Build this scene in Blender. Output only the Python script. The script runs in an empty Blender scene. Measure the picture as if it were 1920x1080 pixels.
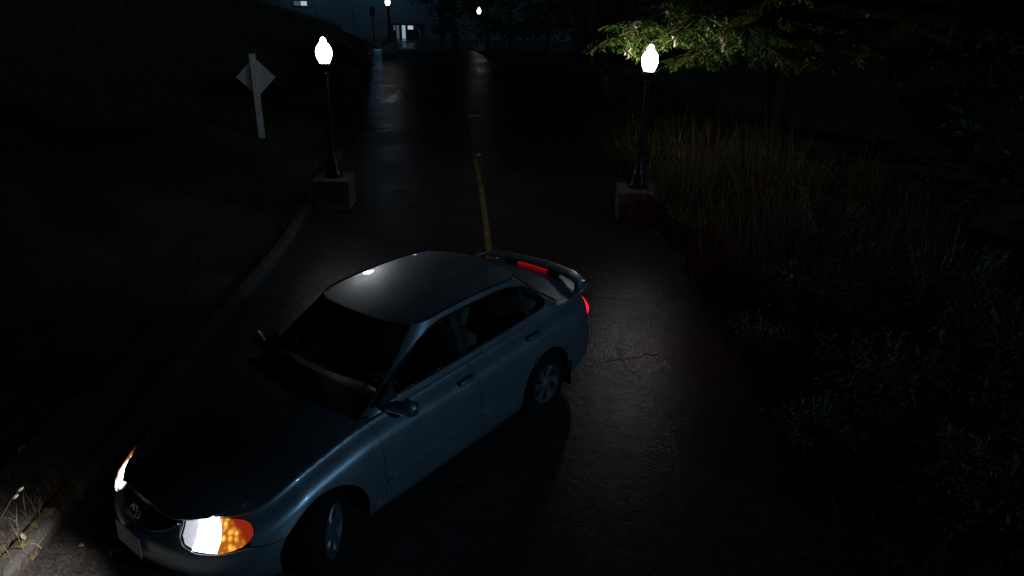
import bpy, bmesh, math, random
import numpy as np
from mathutils import Vector, Matrix, noise
from mathutils.geometry import delaunay_2d_cdt

random.seed(7); rng = np.random.default_rng(7)
scene = bpy.context.scene
COL = scene.collection
PI = math.pi
R = math.radians

# ------------------------------------------------------------------ camera, sky, sun, exposure
cam_d = bpy.data.cameras.new('camera'); cam = bpy.data.objects.new('camera', cam_d); COL.objects.link(cam)
cam_d.sensor_width = 36.0; cam_d.lens = 36.0 * 1374.56 / 1920.0
cam_d.clip_start = 0.05; cam_d.clip_end = 1200.0
cam.matrix_world = Matrix.Translation((0, 0, 3.756)) @ Matrix.Rotation(R(90 - 23.28), 4, 'X') @ Matrix.Rotation(R(0.86), 4, 'Z')
scene.camera = cam

MOON_EL = R(21.0)
mdir = Vector((0.85, -0.53, 0)).normalized() * math.cos(MOON_EL) + Vector((0, 0, math.sin(MOON_EL)))
world = bpy.data.worlds.new('World'); scene.world = world; world.use_nodes = True
wn = world.node_tree.nodes; wl = world.node_tree.links
sky = wn.new('ShaderNodeTexSky'); sky.sky_type = 'NISHITA'; sky.sun_disc = False
sky.sun_elevation = MOON_EL; sky.sun_rotation = math.atan2(mdir.x, mdir.y)
wl.new(sky.outputs['Color'], wn['Background'].inputs['Color'])
wn['Background'].inputs['Strength'].default_value = 0.00007

sun_d = bpy.data.lights.new('moon', 'SUN'); sun_d.energy = 0.27; sun_d.angle = R(2.0); sun_d.color = (0.36, 0.68, 1.0)
sun = bpy.data.objects.new('moon', sun_d); COL.objects.link(sun)
sun.rotation_euler = mdir.to_track_quat('Z', 'Y').to_euler(); sun.location = (20, -15, 20)

vs = scene.view_settings
vs.view_transform = 'Standard'; vs.look = 'None'; vs.exposure = 0.0; vs.gamma = 1.0; vs.use_curve_mapping = False
scene.cycles.max_bounces = 6; scene.cycles.transparent_max_bounces = 16
scene.cycles.sample_clamp_indirect = 2.0

# ------------------------------------------------------------------ helpers
def mat(name, color, rough=0.6, metal=0.0, var=0.0, vscale=8.0, color2=None, bump=0.0, bscale=60.0, coat=0.0,
        spec=0.5, detail=4.0, rvar=0.0, emit=None, estr=0.0, coords='Object', trans=0.0):
    m = bpy.data.materials.new(name); m.use_nodes = True
    nt = m.node_tree; N = nt.nodes; L = nt.links
    p = N['Principled BSDF']
    p.inputs['Base Color'].default_value = (*color, 1); p.inputs['Roughness'].default_value = rough
    p.inputs['Metallic'].default_value = metal; p.inputs['Specular IOR Level'].default_value = spec
    p.inputs['Coat Weight'].default_value = coat; p.inputs['Coat Roughness'].default_value = 0.04
    if emit:
        p.inputs['Emission Color'].default_value = (*emit, 1); p.inputs['Emission Strength'].default_value = estr
    if trans:
        p.inputs['Transmission Weight'].default_value = trans
    tc = N.new('ShaderNodeTexCoord')
    if var or color2 or rvar:
        n = N.new('ShaderNodeTexNoise'); n.inputs['Scale'].default_value = vscale; n.inputs['Detail'].default_value = detail
        n.inputs['Roughness'].default_value = 0.65
        L.new(tc.outputs[coords], n.inputs['Vector'])
        if var or color2:
            c2 = color2 or tuple(c * (1 - var) for c in color)
            r = N.new('ShaderNodeValToRGB'); r.color_ramp.elements[0].position = 0.32; r.color_ramp.elements[1].position = 0.68
            r.color_ramp.elements[0].color = (*c2, 1); r.color_ramp.elements[1].color = (*color, 1)
            L.new(n.outputs['Fac'], r.inputs['Fac']); L.new(r.outputs['Color'], p.inputs['Base Color'])
        if rvar:
            mr = N.new('ShaderNodeMapRange'); mr.inputs[1].default_value = 0.3; mr.inputs[2].default_value = 0.7
            mr.inputs[3].default_value = rough - rvar; mr.inputs[4].default_value = rough + rvar
            L.new(n.outputs['Fac'], mr.inputs[0]); L.new(mr.outputs[0], p.inputs['Roughness'])
    if bump:
        b = N.new('ShaderNodeTexNoise'); b.inputs['Scale'].default_value = bscale; b.inputs['Detail'].default_value = 3
        L.new(tc.outputs[coords], b.inputs['Vector'])
        bp = N.new('ShaderNodeBump'); bp.inputs['Strength'].default_value = bump; bp.inputs['Distance'].default_value = 0.01
        L.new(b.outputs['Fac'], bp.inputs['Height']); L.new(bp.outputs['Normal'], p.inputs['Normal'])
    return m

def glass_mat(name, tint, spec_f=1.5):
    m = bpy.data.materials.new(name); m.use_nodes = True
    nt = m.node_tree; N = nt.nodes; L = nt.links
    for n in list(N): N.remove(n)
    o = N.new('ShaderNodeOutputMaterial'); t = N.new('ShaderNodeBsdfTransparent'); g = N.new('ShaderNodeBsdfGlossy')
    t.inputs['Color'].default_value = (*tint, 1); g.inputs['Roughness'].default_value = 0.02
    f = N.new('ShaderNodeFresnel'); f.inputs['IOR'].default_value = spec_f
    mx = N.new('ShaderNodeMixShader')
    L.new(f.outputs[0], mx.inputs[0]); L.new(t.outputs[0], mx.inputs[1]); L.new(g.outputs[0], mx.inputs[2])
    L.new(mx.outputs[0], o.inputs['Surface'])
    return m

def glow_mat(name, color, strength, see=1.0):
    # frosted cover over a lamp: it glows itself and lets the bulb inside shine through
    m = bpy.data.materials.new(name); m.use_nodes = True
    nt = m.node_tree; N = nt.nodes; L = nt.links
    for n in list(N): N.remove(n)
    o = N.new('ShaderNodeOutputMaterial'); t = N.new('ShaderNodeBsdfTransparent'); e = N.new('ShaderNodeEmission')
    t.inputs['Color'].default_value = (see, see, see, 1)
    e.inputs['Color'].default_value = (*color, 1); e.inputs['Strength'].default_value = strength
    a = N.new('ShaderNodeAddShader')
    L.new(t.outputs[0], a.inputs[0]); L.new(e.outputs[0], a.inputs[1]); L.new(a.outputs[0], o.inputs['Surface'])
    return m

def mesh_obj(name, verts, faces, m=None, parent=None, smooth=False, normals=None, loc=None):
    me = bpy.data.meshes.new(name)
    me.from_pydata([tuple(v) for v in verts], [], [tuple(f) for f in faces])
    me.update()
    if smooth:
        me.polygons.foreach_set('use_smooth', [True] * len(me.polygons))
    if normals is not None:
        me.normals_split_custom_set_from_vertices([tuple(n) for n in normals])
    if m: me.materials.append(m)
    o = bpy.data.objects.new(name, me); COL.objects.link(o)
    if parent: o.parent = parent
    if loc is not None: o.location = loc
    return o

def bm_obj(name, bm, m=None, parent=None, smooth=False, loc=None):
    me = bpy.data.meshes.new(name); bm.normal_update(); bm.to_mesh(me); bm.free()
    if smooth: me.polygons.foreach_set('use_smooth', [True] * len(me.polygons))
    if m: me.materials.append(m)
    o = bpy.data.objects.new(name, me); COL.objects.link(o)
    if parent: o.parent = parent
    if loc is not None: o.location = loc
    return o

def quads_obj(name, V, m, parent=None, n=4, smooth=False, mats=None, mat_idx=None):
    """V: (k, n, 3) array of separate n-gons"""
    V = np.asarray(V, dtype=np.float32); k = V.shape[0]
    me = bpy.data.meshes.new(name)
    me.vertices.add(k * n); me.vertices.foreach_set('co', V.reshape(-1))
    me.loops.add(k * n); me.loops.foreach_set('vertex_index', np.arange(k * n, dtype=np.int32))
    me.polygons.add(k); me.polygons.foreach_set('loop_start', np.arange(0, k * n, n, dtype=np.int32))
    me.polygons.foreach_set('loop_total', np.full(k, n, dtype=np.int32))
    for mm in (mats or [m]): me.materials.append(mm)
    if mat_idx is not None: me.polygons.foreach_set('material_index', np.asarray(mat_idx, dtype=np.int32))
    me.update(calc_edges=True); me.validate()
    o = bpy.data.objects.new(name, me); COL.objects.link(o)
    if parent: o.parent = parent
    return o

def empty(name, loc, label=None, cat=None, group=None, rz=0.0):
    o = bpy.data.objects.new(name, None); COL.objects.link(o); o.location = loc; o.rotation_euler = (0, 0, rz)
    o.empty_display_size = 0.2
    return tag(o, label, cat, group)

def tag(o, label=None, cat=None, group=None, kind=None):
    if label: o['label'] = label
    if cat: o['category'] = cat
    if group: o['group'] = group
    if kind: o['kind'] = kind
    return o

def add_box(bm, x0, x1, y0, y1, z0, z1, bevel=0.0, mtx=None):
    r = bmesh.ops.create_cube(bm, size=1.0)
    vs_ = r['verts']
    for v in vs_:
        v.co = Vector(((x0 + x1) / 2 + v.co.x * (x1 - x0), (y0 + y1) / 2 + v.co.y * (y1 - y0), (z0 + z1) / 2 + v.co.z * (z1 - z0)))
    if bevel:
        es = list({e for v in vs_ for e in v.link_edges})
        rb = bmesh.ops.bevel(bm, geom=es, offset=bevel, segments=2, affect='EDGES', profile=0.5)
        vs_ = list({v for f in rb['faces'] for v in f.verts} | {v for v in vs_ if v.is_valid})
    if mtx is not None:
        for v in vs_: v.co = mtx @ v.co
    return vs_

def lathe(profile, seg=24, axis='Z', center=(0, 0, 0), cap=True):
    V = []; F = []
    c = Vector(center)
    for (r, h) in profile:
        for i in range(seg):
            a = 2 * PI * i / seg
            if axis == 'Z': V.append(c + Vector((r * math.cos(a), r * math.sin(a), h)))
            else: V.append(c + Vector((r * math.cos(a), h, r * math.sin(a))))
    for j in range(len(profile) - 1):
        for i in range(seg):
            i2 = (i + 1) % seg
            f = [j * seg + i, j * seg + i2, (j + 1) * seg + i2, (j + 1) * seg + i]
            F.append(f if axis == 'Z' else f[::-1])
    if cap:
        a = list(range(seg)); b = [(len(profile) - 1) * seg + i for i in range(seg)]
        F.append(a[::-1] if axis == 'Z' else a); F.append(b if axis == 'Z' else b[::-1])
    return V, F

def tube(pts, rad, seg=6, closed=False):
    """tube along pts; rad a number or list"""
    pts = [Vector(p) for p in pts]; n = len(pts)
    rads = [rad] * n if isinstance(rad, (int, float)) else rad
    V = []; F = []; prev = None
    for i, p in enumerate(pts):
        if closed: t = pts[(i + 1) % n] - pts[i - 1]
        else: t = pts[min(i + 1, n - 1)] - pts[max(i - 1, 0)]
        t.normalize()
        u = t.orthogonal().normalized() if prev is None else (prev - t * prev.dot(t)).normalized()
        prev = u; w = t.cross(u)
        for k in range(seg):
            a = 2 * PI * k / seg
            V.append(p + (u * math.cos(a) + w * math.sin(a)) * rads[i])
    m_ = n if closed else n - 1
    for i in range(m_):
        j = (i + 1) % n
        for k in range(seg):
            k2 = (k + 1) % seg
            F.append([i * seg + k, i * seg + k2, j * seg + k2, j * seg + k])
    if not closed:
        F.append(list(range(seg))[::-1]); F.append([(n - 1) * seg + k for k in range(seg)])
    return V, F

def merge(*vf):
    V = []; F = []
    for v, f in vf:
        o = len(V); V += list(v); F += [[i + o for i in q] for q in f]
    return V, F

def smoothstep(a, b, x):
    t = min(1, max(0, (x - a) / (b - a))); return t * t * (3 - 2 * t)

# ------------------------------------------------------------------ materials
M = {}
M['grass_soil'] = mat('grass_soil', (0.045, 0.055, 0.022), 0.95, var=0.5, vscale=1.3, color2=(0.05, 0.04, 0.028), bump=0.6, bscale=25, spec=0.15)
M['concrete'] = mat('concrete', (0.22, 0.215, 0.21), 0.85, var=0.3, vscale=9, bump=0.4, bscale=90, spec=0.3)
M['kerb'] = mat('kerb_concrete', (0.075, 0.07, 0.062), 0.9, color2=(0.04, 0.038, 0.03), vscale=2.2, bump=0.5, bscale=70, spec=0.3)
M['kerb_yellow'] = mat('worn_yellow_kerb_paint', (0.26, 0.17, 0.03), 0.85, color2=(0.055, 0.05, 0.045), vscale=4.2, bump=0.4, bscale=70)
_r = [n for n in M['kerb_yellow'].node_tree.nodes if n.type == 'VALTORGB'][0].color_ramp
_r.elements[0].position = 0.52; _r.elements[1].position = 0.60
M['yellow_paint'] = mat('road_paint', (0.36, 0.25, 0.03), 0.8, color2=(0.08, 0.06, 0.03), vscale=6, spec=0.3)
M['black_metal'] = mat('black_cast_iron', (0.012, 0.012, 0.013), 0.38, spec=0.5, bump=0.15, bscale=50)
M['grey_metal'] = mat('galvanised_metal', (0.42, 0.43, 0.45), 0.5, metal=0.3, var=0.2, vscale=20)
M['white_wood'] = mat('weathered_white_post', (0.50, 0.47, 0.44), 0.85, color2=(0.26, 0.22, 0.19), vscale=14, bump=0.4, bscale=40)
M['bark'] = mat('bark', (0.075, 0.05, 0.036), 0.95, var=0.5, vscale=14, bump=1.0, bscale=22, spec=0.2)
M['leaf'] = mat('leaf', (0.085, 0.130, 0.020), 0.6, color2=(0.042, 0.085, 0.014), vscale=2.5, spec=0.2)
M['leaf_dark'] = mat('leaf_dark', (0.04, 0.075, 0.025), 0.6, color2=(0.022, 0.045, 0.016), vscale=3, spec=0.25)
M['seed'] = mat('dry_seed_clusters', (0.30, 0.24, 0.19), 0.8, var=0.3, vscale=30)
M['grass'] = mat('grass_blades', (0.034, 0.062, 0.014), 0.85, color2=(0.04, 0.042, 0.016), vscale=2.0, spec=0.05)
M['bank_grass'] = mat('bank_grass', (0.025, 0.045, 0.010), 0.8, color2=(0.03, 0.03, 0.012), vscale=1.5, spec=0.1)
M['dry_grass'] = mat('dry_grass', (0.13, 0.10, 0.045), 0.8, color2=(0.04, 0.06, 0.018), vscale=2.5, spec=0.25)
M['straw'] = mat('pale_straw', (0.24, 0.18, 0.10), 0.8, color2=(0.09, 0.08, 0.035), vscale=3, spec=0.2)
M['globe'] = glow_mat('lamp_globe', (1.0, 0.96, 0.98), 10.0, 0.92)
M['globe_far'] = glow_mat('far_lamp_globe', (1.0, 0.97, 1.0), 2.0, 0.92)
M['wall'] = mat('building_wall', (0.11, 0.125, 0.14), 0.8, var=0.15, vscale=0.4)
M['frame_dark'] = mat('dark_frame', (0.03, 0.03, 0.035), 0.5)
M['lit_window'] = mat('lit_glass', (0.3, 0.4, 0.42), 0.3, emit=(0.50, 0.78, 0.88), estr=0.45)
M['lit_dim'] = mat('dim_lit_glass', (0.2, 0.3, 0.33), 0.3, emit=(0.30, 0.45, 0.5), estr=0.11)
M['lit_white'] = mat('lit_sign_panel', (0.5, 0.5, 0.5), 0.4, emit=(0.8, 0.9, 0.95), estr=0.5)
M['dark_glass'] = mat('dark_window', (0.01, 0.012, 0.015), 0.1)
M['reflector'] = mat('amber_reflector', (0.6, 0.45, 0.15), 0.25, spec=0.8)
M['white_reflector'] = mat('white_reflector', (0.75, 0.78, 0.8), 0.2, spec=0.8)
M['seal'] = mat('tar_seal', (0.012, 0.012, 0.012), 0.55)
M['stone'] = mat('stone', (0.24, 0.21, 0.18), 0.9, var=0.3, vscale=20, bump=0.5, bscale=40)
M['dead_leaf'] = mat('dead_leaf', (0.35, 0.28, 0.17), 0.8, var=0.3, vscale=30)
M['petal'] = mat('pale_seed_head', (0.75, 0.72, 0.62), 0.7, var=0.2, vscale=60)
M['stem'] = mat('green_stem', (0.16, 0.18, 0.07), 0.7)

def asphalt_material():
    m = bpy.data.materials.new('asphalt'); m.use_nodes = True
    nt = m.node_tree; N = nt.nodes; L = nt.links; p = N['Principled BSDF']
    tc = N.new('ShaderNodeTexCoord')
    def nz(scale, det=4, rough=0.6):
        n = N.new('ShaderNodeTexNoise'); n.inputs['Scale'].default_value = scale; n.inputs['Detail'].default_value = det
        n.inputs['Roughness'].default_value = rough; L.new(tc.outputs['Object'], n.inputs['Vector']); return n
    big = nz(0.55, 5); fine = nz(55, 3); mid = nz(6, 5)
    r1 = N.new('ShaderNodeValToRGB'); r1.color_ramp.elements[0].position = 0.3; r1.color_ramp.elements[1].position = 0.75
    r1.color_ramp.elements[0].color = (0.026, 0.024, 0.024, 1); r1.color_ramp.elements[1].color = (0.055, 0.050, 0.047, 1)
    L.new(mid.outputs['Fac'], r1.inputs['Fac'])
    r2 = N.new('ShaderNodeValToRGB'); r2.color_ramp.elements[0].position = 0.35; r2.color_ramp.elements[1].position = 0.72
    r2.color_ramp.elements[0].color = (0.45, 0.45, 0.45, 1); r2.color_ramp.elements[1].color = (1.9, 1.85, 1.8, 1)
    L.new(fine.outputs['Fac'], r2.inputs['Fac'])
    mx = N.new('ShaderNodeMix'); mx.data_type = 'RGBA'; mx.blend_type = 'MULTIPLY'; mx.inputs[0].default_value = 1.0
    L.new(r1.outputs['Color'], mx.inputs[6]); L.new(r2.outputs['Color'], mx.inputs[7]); L.new(mx.outputs[2], p.inputs['Base Color'])
    mr = N.new('ShaderNodeMapRange'); mr.inputs[1].default_value = 0.35; mr.inputs[2].default_value = 0.66
    mr.inputs[3].default_value = 0.26; mr.inputs[4].default_value = 0.40
    L.new(big.outputs['Fac'], mr.inputs[0]); L.new(mr.outputs[0], p.inputs['Roughness'])
    p.inputs['Specular IOR Level'].default_value = 0.16
    vor = N.new('ShaderNodeTexVoronoi'); vor.inputs['Scale'].default_value = 58; L.new(tc.outputs['Object'], vor.inputs['Vector'])
    bp = N.new('ShaderNodeBump'); bp.inputs['Strength'].default_value = 0.5; bp.inputs['Distance'].default_value = 0.004
    L.new(vor.outputs['Distance'], bp.inputs['Height'])
    bp2 = N.new('ShaderNodeBump'); bp2.inputs['Strength'].default_value = 0.35; bp2.inputs['Distance'].default_value = 0.02
    L.new(mid.outputs['Fac'], bp2.inputs['Height']); L.new(bp.outputs['Normal'], bp2.inputs['Normal'])
    L.new(bp2.outputs['Normal'], p.inputs['Normal'])
    return m
M['asphalt'] = asphalt_material()

# ------------------------------------------------------------------ terrain
def xc(y):
    u = max(0.0, y - 10.0); return -0.34 - 0.07 * u - 0.0027 * u * u
def road_l(y): return xc(y) - 2.92
def road_r(y): return xc(y) + 2.66
CREST = 39.5
def drop(y):
    if y <= CREST: return 0.0
    d = min(y, 86.0) - CREST
    return -0.102 * d * min(1.0, d / 6.0 * 0.5 + 0.5 if d < 6 else 1.0)
def terrain(x, y):
    z = drop(y)
    e = road_l(min(y, 46)) - 0.35
    if x < e:
        rise = smoothstep(22, 36, y) * (1 - smoothstep(50, 66, y))
        d = e - x
        z += rise * (0.75 * smoothstep(0, 1.3, d) + (0.27 * d if d < 14 else 3.78 + 0.10 * (d - 14)))
        z += 0.05 * min(d, 12) * (1 - rise) * smoothstep(1, 3, d) * (1 - smoothstep(46, 60, y))
        if d > 0.9: z += 0.10 * noise.noise(Vector((x * 0.5, y * 0.5, 0))) * smoothstep(0.9, 2.5, d)
    er = road_r(min(y, 46)) + 0.5
    if x > er:
        d = x - er
        z += -0.10 * min(d, 10) * smoothstep(0, 2, d) + 0.12 * noise.noise(Vector((x * 0.5, y * 0.5, 3))) * smoothstep(0.3, 2, d)
    return z

ys = list(np.concatenate([[-60, -30, -15], np.arange(-8, 60.1, 0.75), np.arange(63, 120, 4), [140, 180, 250, 400]]))
xs = list(np.concatenate([[-300, -150, -80, -50, -38], np.arange(-30, 20.1, 0.75), [24, 30, 40, 60, 100, 200, 300]]))
V = [(x, y, terrain(x, y)) for y in ys for x in xs]; nx = len(xs)
F = [(j * nx + i, j * nx + i + 1, (j + 1) * nx + i + 1, (j + 1) * nx + i) for j in range(len(ys) - 1) for i in range(nx - 1)]
g = mesh_obj('ground', V, F, M['grass_soil'], smooth=True); tag(g, kind='structure')

# road strip, flush sheet 4 mm over the ground (same rows as the ground)
ry = [y for y in ys if -30 <= y <= 100]
V = []; F = []; nc = 9
for y in ry:
    a, b = road_l(min(y, 60)) , road_r(min(y, 60))
    if y < 0: b = b
    for i in range(nc):
        x = a + (b - a) * i / (nc - 1); V.append((x, y, drop(y) + 0.008))
for j in range(len(ry) - 1):
    for i in range(nc - 1): F.append((j * nc + i, j * nc + i + 1, (j + 1) * nc + i + 1, (j + 1) * nc + i))
tag(mesh_obj('road', V, F, M['asphalt']), kind='structure')

# parking yard below the building
tag(mesh_obj('parking_yard', [(-70, 87, drop(90) + 0.03), (30, 87, drop(90) + 0.03), (30, 104.9, drop(90) + 0.03), (-70, 104.9, drop(90) + 0.03)], [(0, 1, 2, 3)], M['asphalt']), kind='structure')

# kerb: precast lengths with open joints
kerb = bpy.data.objects.new('kerb', None); COL.objects.link(kerb); tag(kerb, kind='structure')
prof = [(-0.13, 0.0), (0.0, 0.0), (0.0, 0.085), (-0.02, 0.112), (-0.045, 0.12), (-0.13, 0.12)]
y = -6.0; k = 0
while y < 36:
    L_ = 1.8; V = []; F = []; n = 4; jit = rng.normal(0, 0.006, 2)
    for i in range(n + 1):
        yy = y + 0.008 + (L_ - 0.016) * i / n
        for (px, pz) in prof: V.append((road_l(yy) + px + jit[0], yy, pz * (1 + jit[1] * 3) - 0.004))
    for i in range(n):
        for q in range(len(prof) - 1):
            F.append((i * 6 + q, (i + 1) * 6 + q, (i + 1) * 6 + q + 1, i * 6 + q + 1))
    F.append((0, 1, 2, 3, 4, 5)); F.append(tuple(n * 6 + q for q in (5, 4, 3, 2, 1, 0)))
    painted = 2.5 < y < 4.0
    mesh_obj('kerb_stone', V, F, M['kerb_yellow'] if painted else M['kerb'], kerb)
    y += L_; k += 1

# footway strip behind the kerb: concrete slabs half grown over
walk = bpy.data.objects.new('footway', None); COL.objects.link(walk); tag(walk, kind='structure')
M['slab'] = mat('footway_slab', (0.13, 0.115, 0.11), 0.9, color2=(0.075, 0.06, 0.05), vscale=3.5, bump=0.5, bscale=60, spec=0.25)
y = -5.0
while y < 5.2:
    bm = bmesh.new(); t = rng.normal(0, 0.006)
    add_box(bm, -4.02, -3.44, y + 0.01, y + 1.19, -0.05, 0.112 + t, 0.008)
    bm_obj('slab', bm, M['slab'], walk); y += 1.2

# yellow centre line: a few worn lengths
line = bpy.data.objects.new('centre_line', None); COL.objects.link(line); tag(line, kind='structure')
for (y0, y1, w) in ((9.3, 13.7, 0.10), (13.95, 18.4, 0.085), (18.7, 24.5, 0.085)):
    V = []; F = []; n = 24
    for i in range(n + 1):
        yy = y0 + (y1 - y0) * i / n
        c = xc(yy) + 0.012 * noise.noise(Vector((yy * 2, 0, 1)))
        ww = w * (0.9 + 0.35 * noise.noise(Vector((yy * 3, 5, 2))))
        V += [(c - ww / 2, yy, 0.0125), (c + ww / 2, yy, 0.0125)]
    F = [(2 * i, 2 * i + 1, 2 * i + 3, 2 * i + 2) for i in range(n)]
    mesh_obj('painted_stripe', V, F, M['yellow_paint'], line)

# sealed cracks across the asphalt
cracks = bpy.data.objects.new('road_cracks', None); COL.objects.link(cracks); tag(cracks, kind='structure')
def crack(pts, w, seed):
    P = []
    for (a, b) in zip(pts[:-1], pts[1:]):
        for t in np.linspace(0, 1, 14, endpoint=False): P.append((a[0] + (b[0] - a[0]) * t, a[1] + (b[1] - a[1]) * t))
    P.append(pts[-1]); V = []
    for i, p in enumerate(P):
        q = Vector((p[0] * 4, p[1] * 4, seed)); off = noise.noise(q) * 0.07 + noise.noise(q * 4) * 0.03
        a = P[max(i - 1, 0)]; b = P[min(i + 1, len(P) - 1)]
        d = Vector((b[0] - a[0], b[1] - a[1])).normalized(); nrm = Vector((-d.y, d.x))
        ww = 1.15 * w * (0.6 + 0.8 * abs(noise.noise(q * 2.5)))
        c = Vector(p) + nrm * off
        V += [(c.x - nrm.x * ww, c.y - nrm.y * ww, 0.0125), (c.x + nrm.x * ww, c.y + nrm.y * ww, 0.0125)]
    mesh_obj('crack', V, [(2 * i, 2 * i + 1, 2 * i + 3, 2 * i + 2) for i in range(len(P) - 1)], M['seal'], cracks)
crack([(0.75, 8.6), (1.5, 8.35), (2.4, 8.6)], 0.014, 1)
crack([(0.8, 6.7), (1.4, 6.95), (2.2, 6.8)], 0.011, 2)
crack([(1.25, 7.5), (1.15, 6.95), (1.3, 6.4)], 0.008, 3)
crack([(-3.0, 8.3), (-2.2, 8.6), (-1.4, 8.5), (-0.6, 8.9)], 0.013, 4)
crack([(-2.4, 8.6), (-2.6, 9.6), (-2.2, 11.0)], 0.010, 5)
crack([(-1.0, 11.0), (-1.3, 13.0), (-1.1, 15.5)], 0.010, 6)

M['wet'] = mat('wet_asphalt', (0.026, 0.025, 0.025), 0.27, spec=0.4, bump=0.35, bscale=22)
def puddle(x, y, rx, ry_, seed):
    V = [(x, y, 0.0125)]; n = 72
    for i in range(n):
        a = 2 * PI * i / n; p_ = Vector((math.cos(a), math.sin(a), seed * 3.1)); k = 0.9 + 0.7 * noise.noise(p_ * 1.7) + 0.45 * noise.noise(p_ * 4.5) + 0.25 * noise.noise(p_ * 11)
        V.append((x + rx * max(k, 0.1) * math.cos(a), y + ry_ * max(k, 0.1) * math.sin(a), 0.0125))
    tag(mesh_obj('puddle', V, [(0, i + 1, (i + 1) % n + 1) for i in range(n)], M['wet']), kind='structure')
for q in ((-3.75, 19.2, 0.40, 0.55, 1), (-3.35, 18.6, 0.22, 0.3, 2), (-3.75, 24.3, 0.38, 1.7, 3), (-3.0, 24.5, 0.28, 0.9, 4), (-2.75, 22.4, 0.2, 0.5, 5), (-2.1, 13.1, 0.16, 0.22, 6), (-1.75, 12.3, 0.10, 0.1, 7)): puddle(*q)

# ------------------------------------------------------------------ building beyond the crest
BZ = drop(90)
BY = 105.0
bld = empty('building', (0, BY, BZ), 'large pale flat-walled building beyond the crest with a lit glass entrance', 'building')
def bbox(name, m, x0, x1, y0, y1, z0, z1, parent=bld, bevel=0):
    bm = bmesh.new(); add_box(bm, x0, x1, y0, y1, z0, z1, bevel); return bm_obj(name, bm, m, parent)
for i in range(14):        # precast wall panels with recessed joints
    x0 = -62 + i * 5.0
    bbox('wall_panel', M['wall'], x0 + 0.03, x0 + 4.97, 0, 0.4, 0.0, 12.0)
bbox('wall_core', M['frame_dark'], -62, 8, 0.41, 12, 0, 11.9)
bbox('parapet', M['frame_dark'], -62.2, 8.2, -0.12, 0.6, 12.003, 12.5)
for (x0, x1, z0, z1, mm) in ((-29.75, -28.85, 4.05, 4.6, 'lit_dim'), (-28.8, -28.0, 4.05, 4.6, 'lit_white'), (-44, -42.5, 4.05, 4.6, 'dark_glass'), (-38.5, -37, 4.05, 4.6, 'dark_glass')):
    w = bbox('window', M['frame_dark'], x0 - 0.1, x1 + 0.1, -0.09, -0.004, z0 - 0.1, z1 + 0.1)
    bbox('pane', M[mm], x0, x1, -0.12, -0.094, z0, z1, w)
ent = bbox('entrance_frame', M['frame_dark'], -16.75, -12.35, -0.16, -0.004, 0.0, 2.0)
bbox('glass_door', M['lit_window'], -15.4, -14.95, -0.2, -0.164, 0.06, 1.75, ent)
bbox('side_glass', M['lit_dim'], -16.15, -15.8, -0.2, -0.164, 0.06, 1.75, ent)
bbox('side_glass', M['lit_dim'], -16.55, -16.3, -0.2, -0.164, 1.1, 1.75, ent)
bbox('lit_panel', M['lit_white'], -14.6, -13.9, -0.24, -0.164, 1.25, 1.72, ent)
pts = [(-13.9, -0.4, 1.55)] + [(-13.9 + 0.95 * math.sin(a), -0.4, 0.75 + 0.8 * math.cos(a)) for a in np.linspace(0.25, PI / 2, 7)] + [(-12.95, -0.4, 0.0)]
V, F = tube(pts, 0.06, 6); mesh_obj('handrail', V, F, M['grey_metal'], bld, True)
# the flood lamp that washes the wall
for (lx, lz, pw) in ((-27.0, 9.0, 135.0), (-18.0, 8.2, 110.0)):
    fl = bbox('flood_lamp', M['grey_metal'], lx - 0.25, lx + 0.25, -2.6, -2.2, lz - 0.1, lz + 0.1, bld, 0.02)
    bbox('lamp_arm', M['grey_metal'], lx - 0.03, lx + 0.03, -2.19, 0, lz - 0.03, lz + 0.03, bld)
    ld = bpy.data.lights.new('flood_bulb', 'POINT'); ld.energy = pw; ld.color = (0.26, 0.64, 1.0); ld.shadow_soft_size = 0.2
    lo = bpy.data.objects.new('flood_bulb', ld); COL.objects.link(lo); lo.parent = bld; lo.location = (lx, -2.4, lz - 0.4)

# ------------------------------------------------------------------ street lamps
LAMP_COL = (1.0, 0.93, 0.90)
def lamp_light(power):
    ld = bpy.data.lights.new('lamp_bulb', 'POINT'); ld.energy = power; ld.color = LAMP_COL; ld.shadow_soft_size = 0.09
    ld.use_nodes = True; N = ld.node_tree.nodes; L = ld.node_tree.links
    em = [n for n in N if n.type == 'EMISSION'][0]
    # acorn refractor: throws its light level and upward, little straight down
    tc = N.new('ShaderNodeTexCoord'); sp = N.new('ShaderNodeSeparateXYZ'); rp = N.new('ShaderNodeValToRGB')
    L.new(tc.outputs['Normal'], sp.inputs[0])
    mr = N.new('ShaderNodeMapRange'); mr.inputs[1].default_value = -1; mr.inputs[2].default_value = 1
    L.new(sp.outputs['Z'], mr.inputs[0]); L.new(mr.outputs[0], rp.inputs['Fac'])
    cr = rp.color_ramp
    cr.elements[0].position = 0.0; cr.elements[0].color = (0.06,) * 3 + (1,)
    cr.elements[1].position = 1.0; cr.elements[1].color = (0.9,) * 3 + (1,)
    for pos, v in ((0.10, 0.055), (0.22, 0.08), (0.33, 0.15), (0.42, 0.20), (0.48, 0.48), (0.55, 1.0)):
        e = cr.elements.new(pos); e.color = (v, v, v, 1)
    L.new(rp.outputs['Color'], em.inputs['Strength'])
    return ld
pole_prof = [(0.155, 0.0), (0.16, 0.03), (0.145, 0.07), (0.125, 0.10), (0.12, 0.18), (0.095, 0.26), (0.075, 0.31), (0.082, 0.33), (0.062, 0.36),
             (0.055, 0.55), (0.046, 1.4), (0.043, 1.66), (0.060, 1.68), (0.062, 1.70), (0.045, 1.72), (0.07, 1.765), (0.092, 1.80), (0.092, 1.84)]
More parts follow.
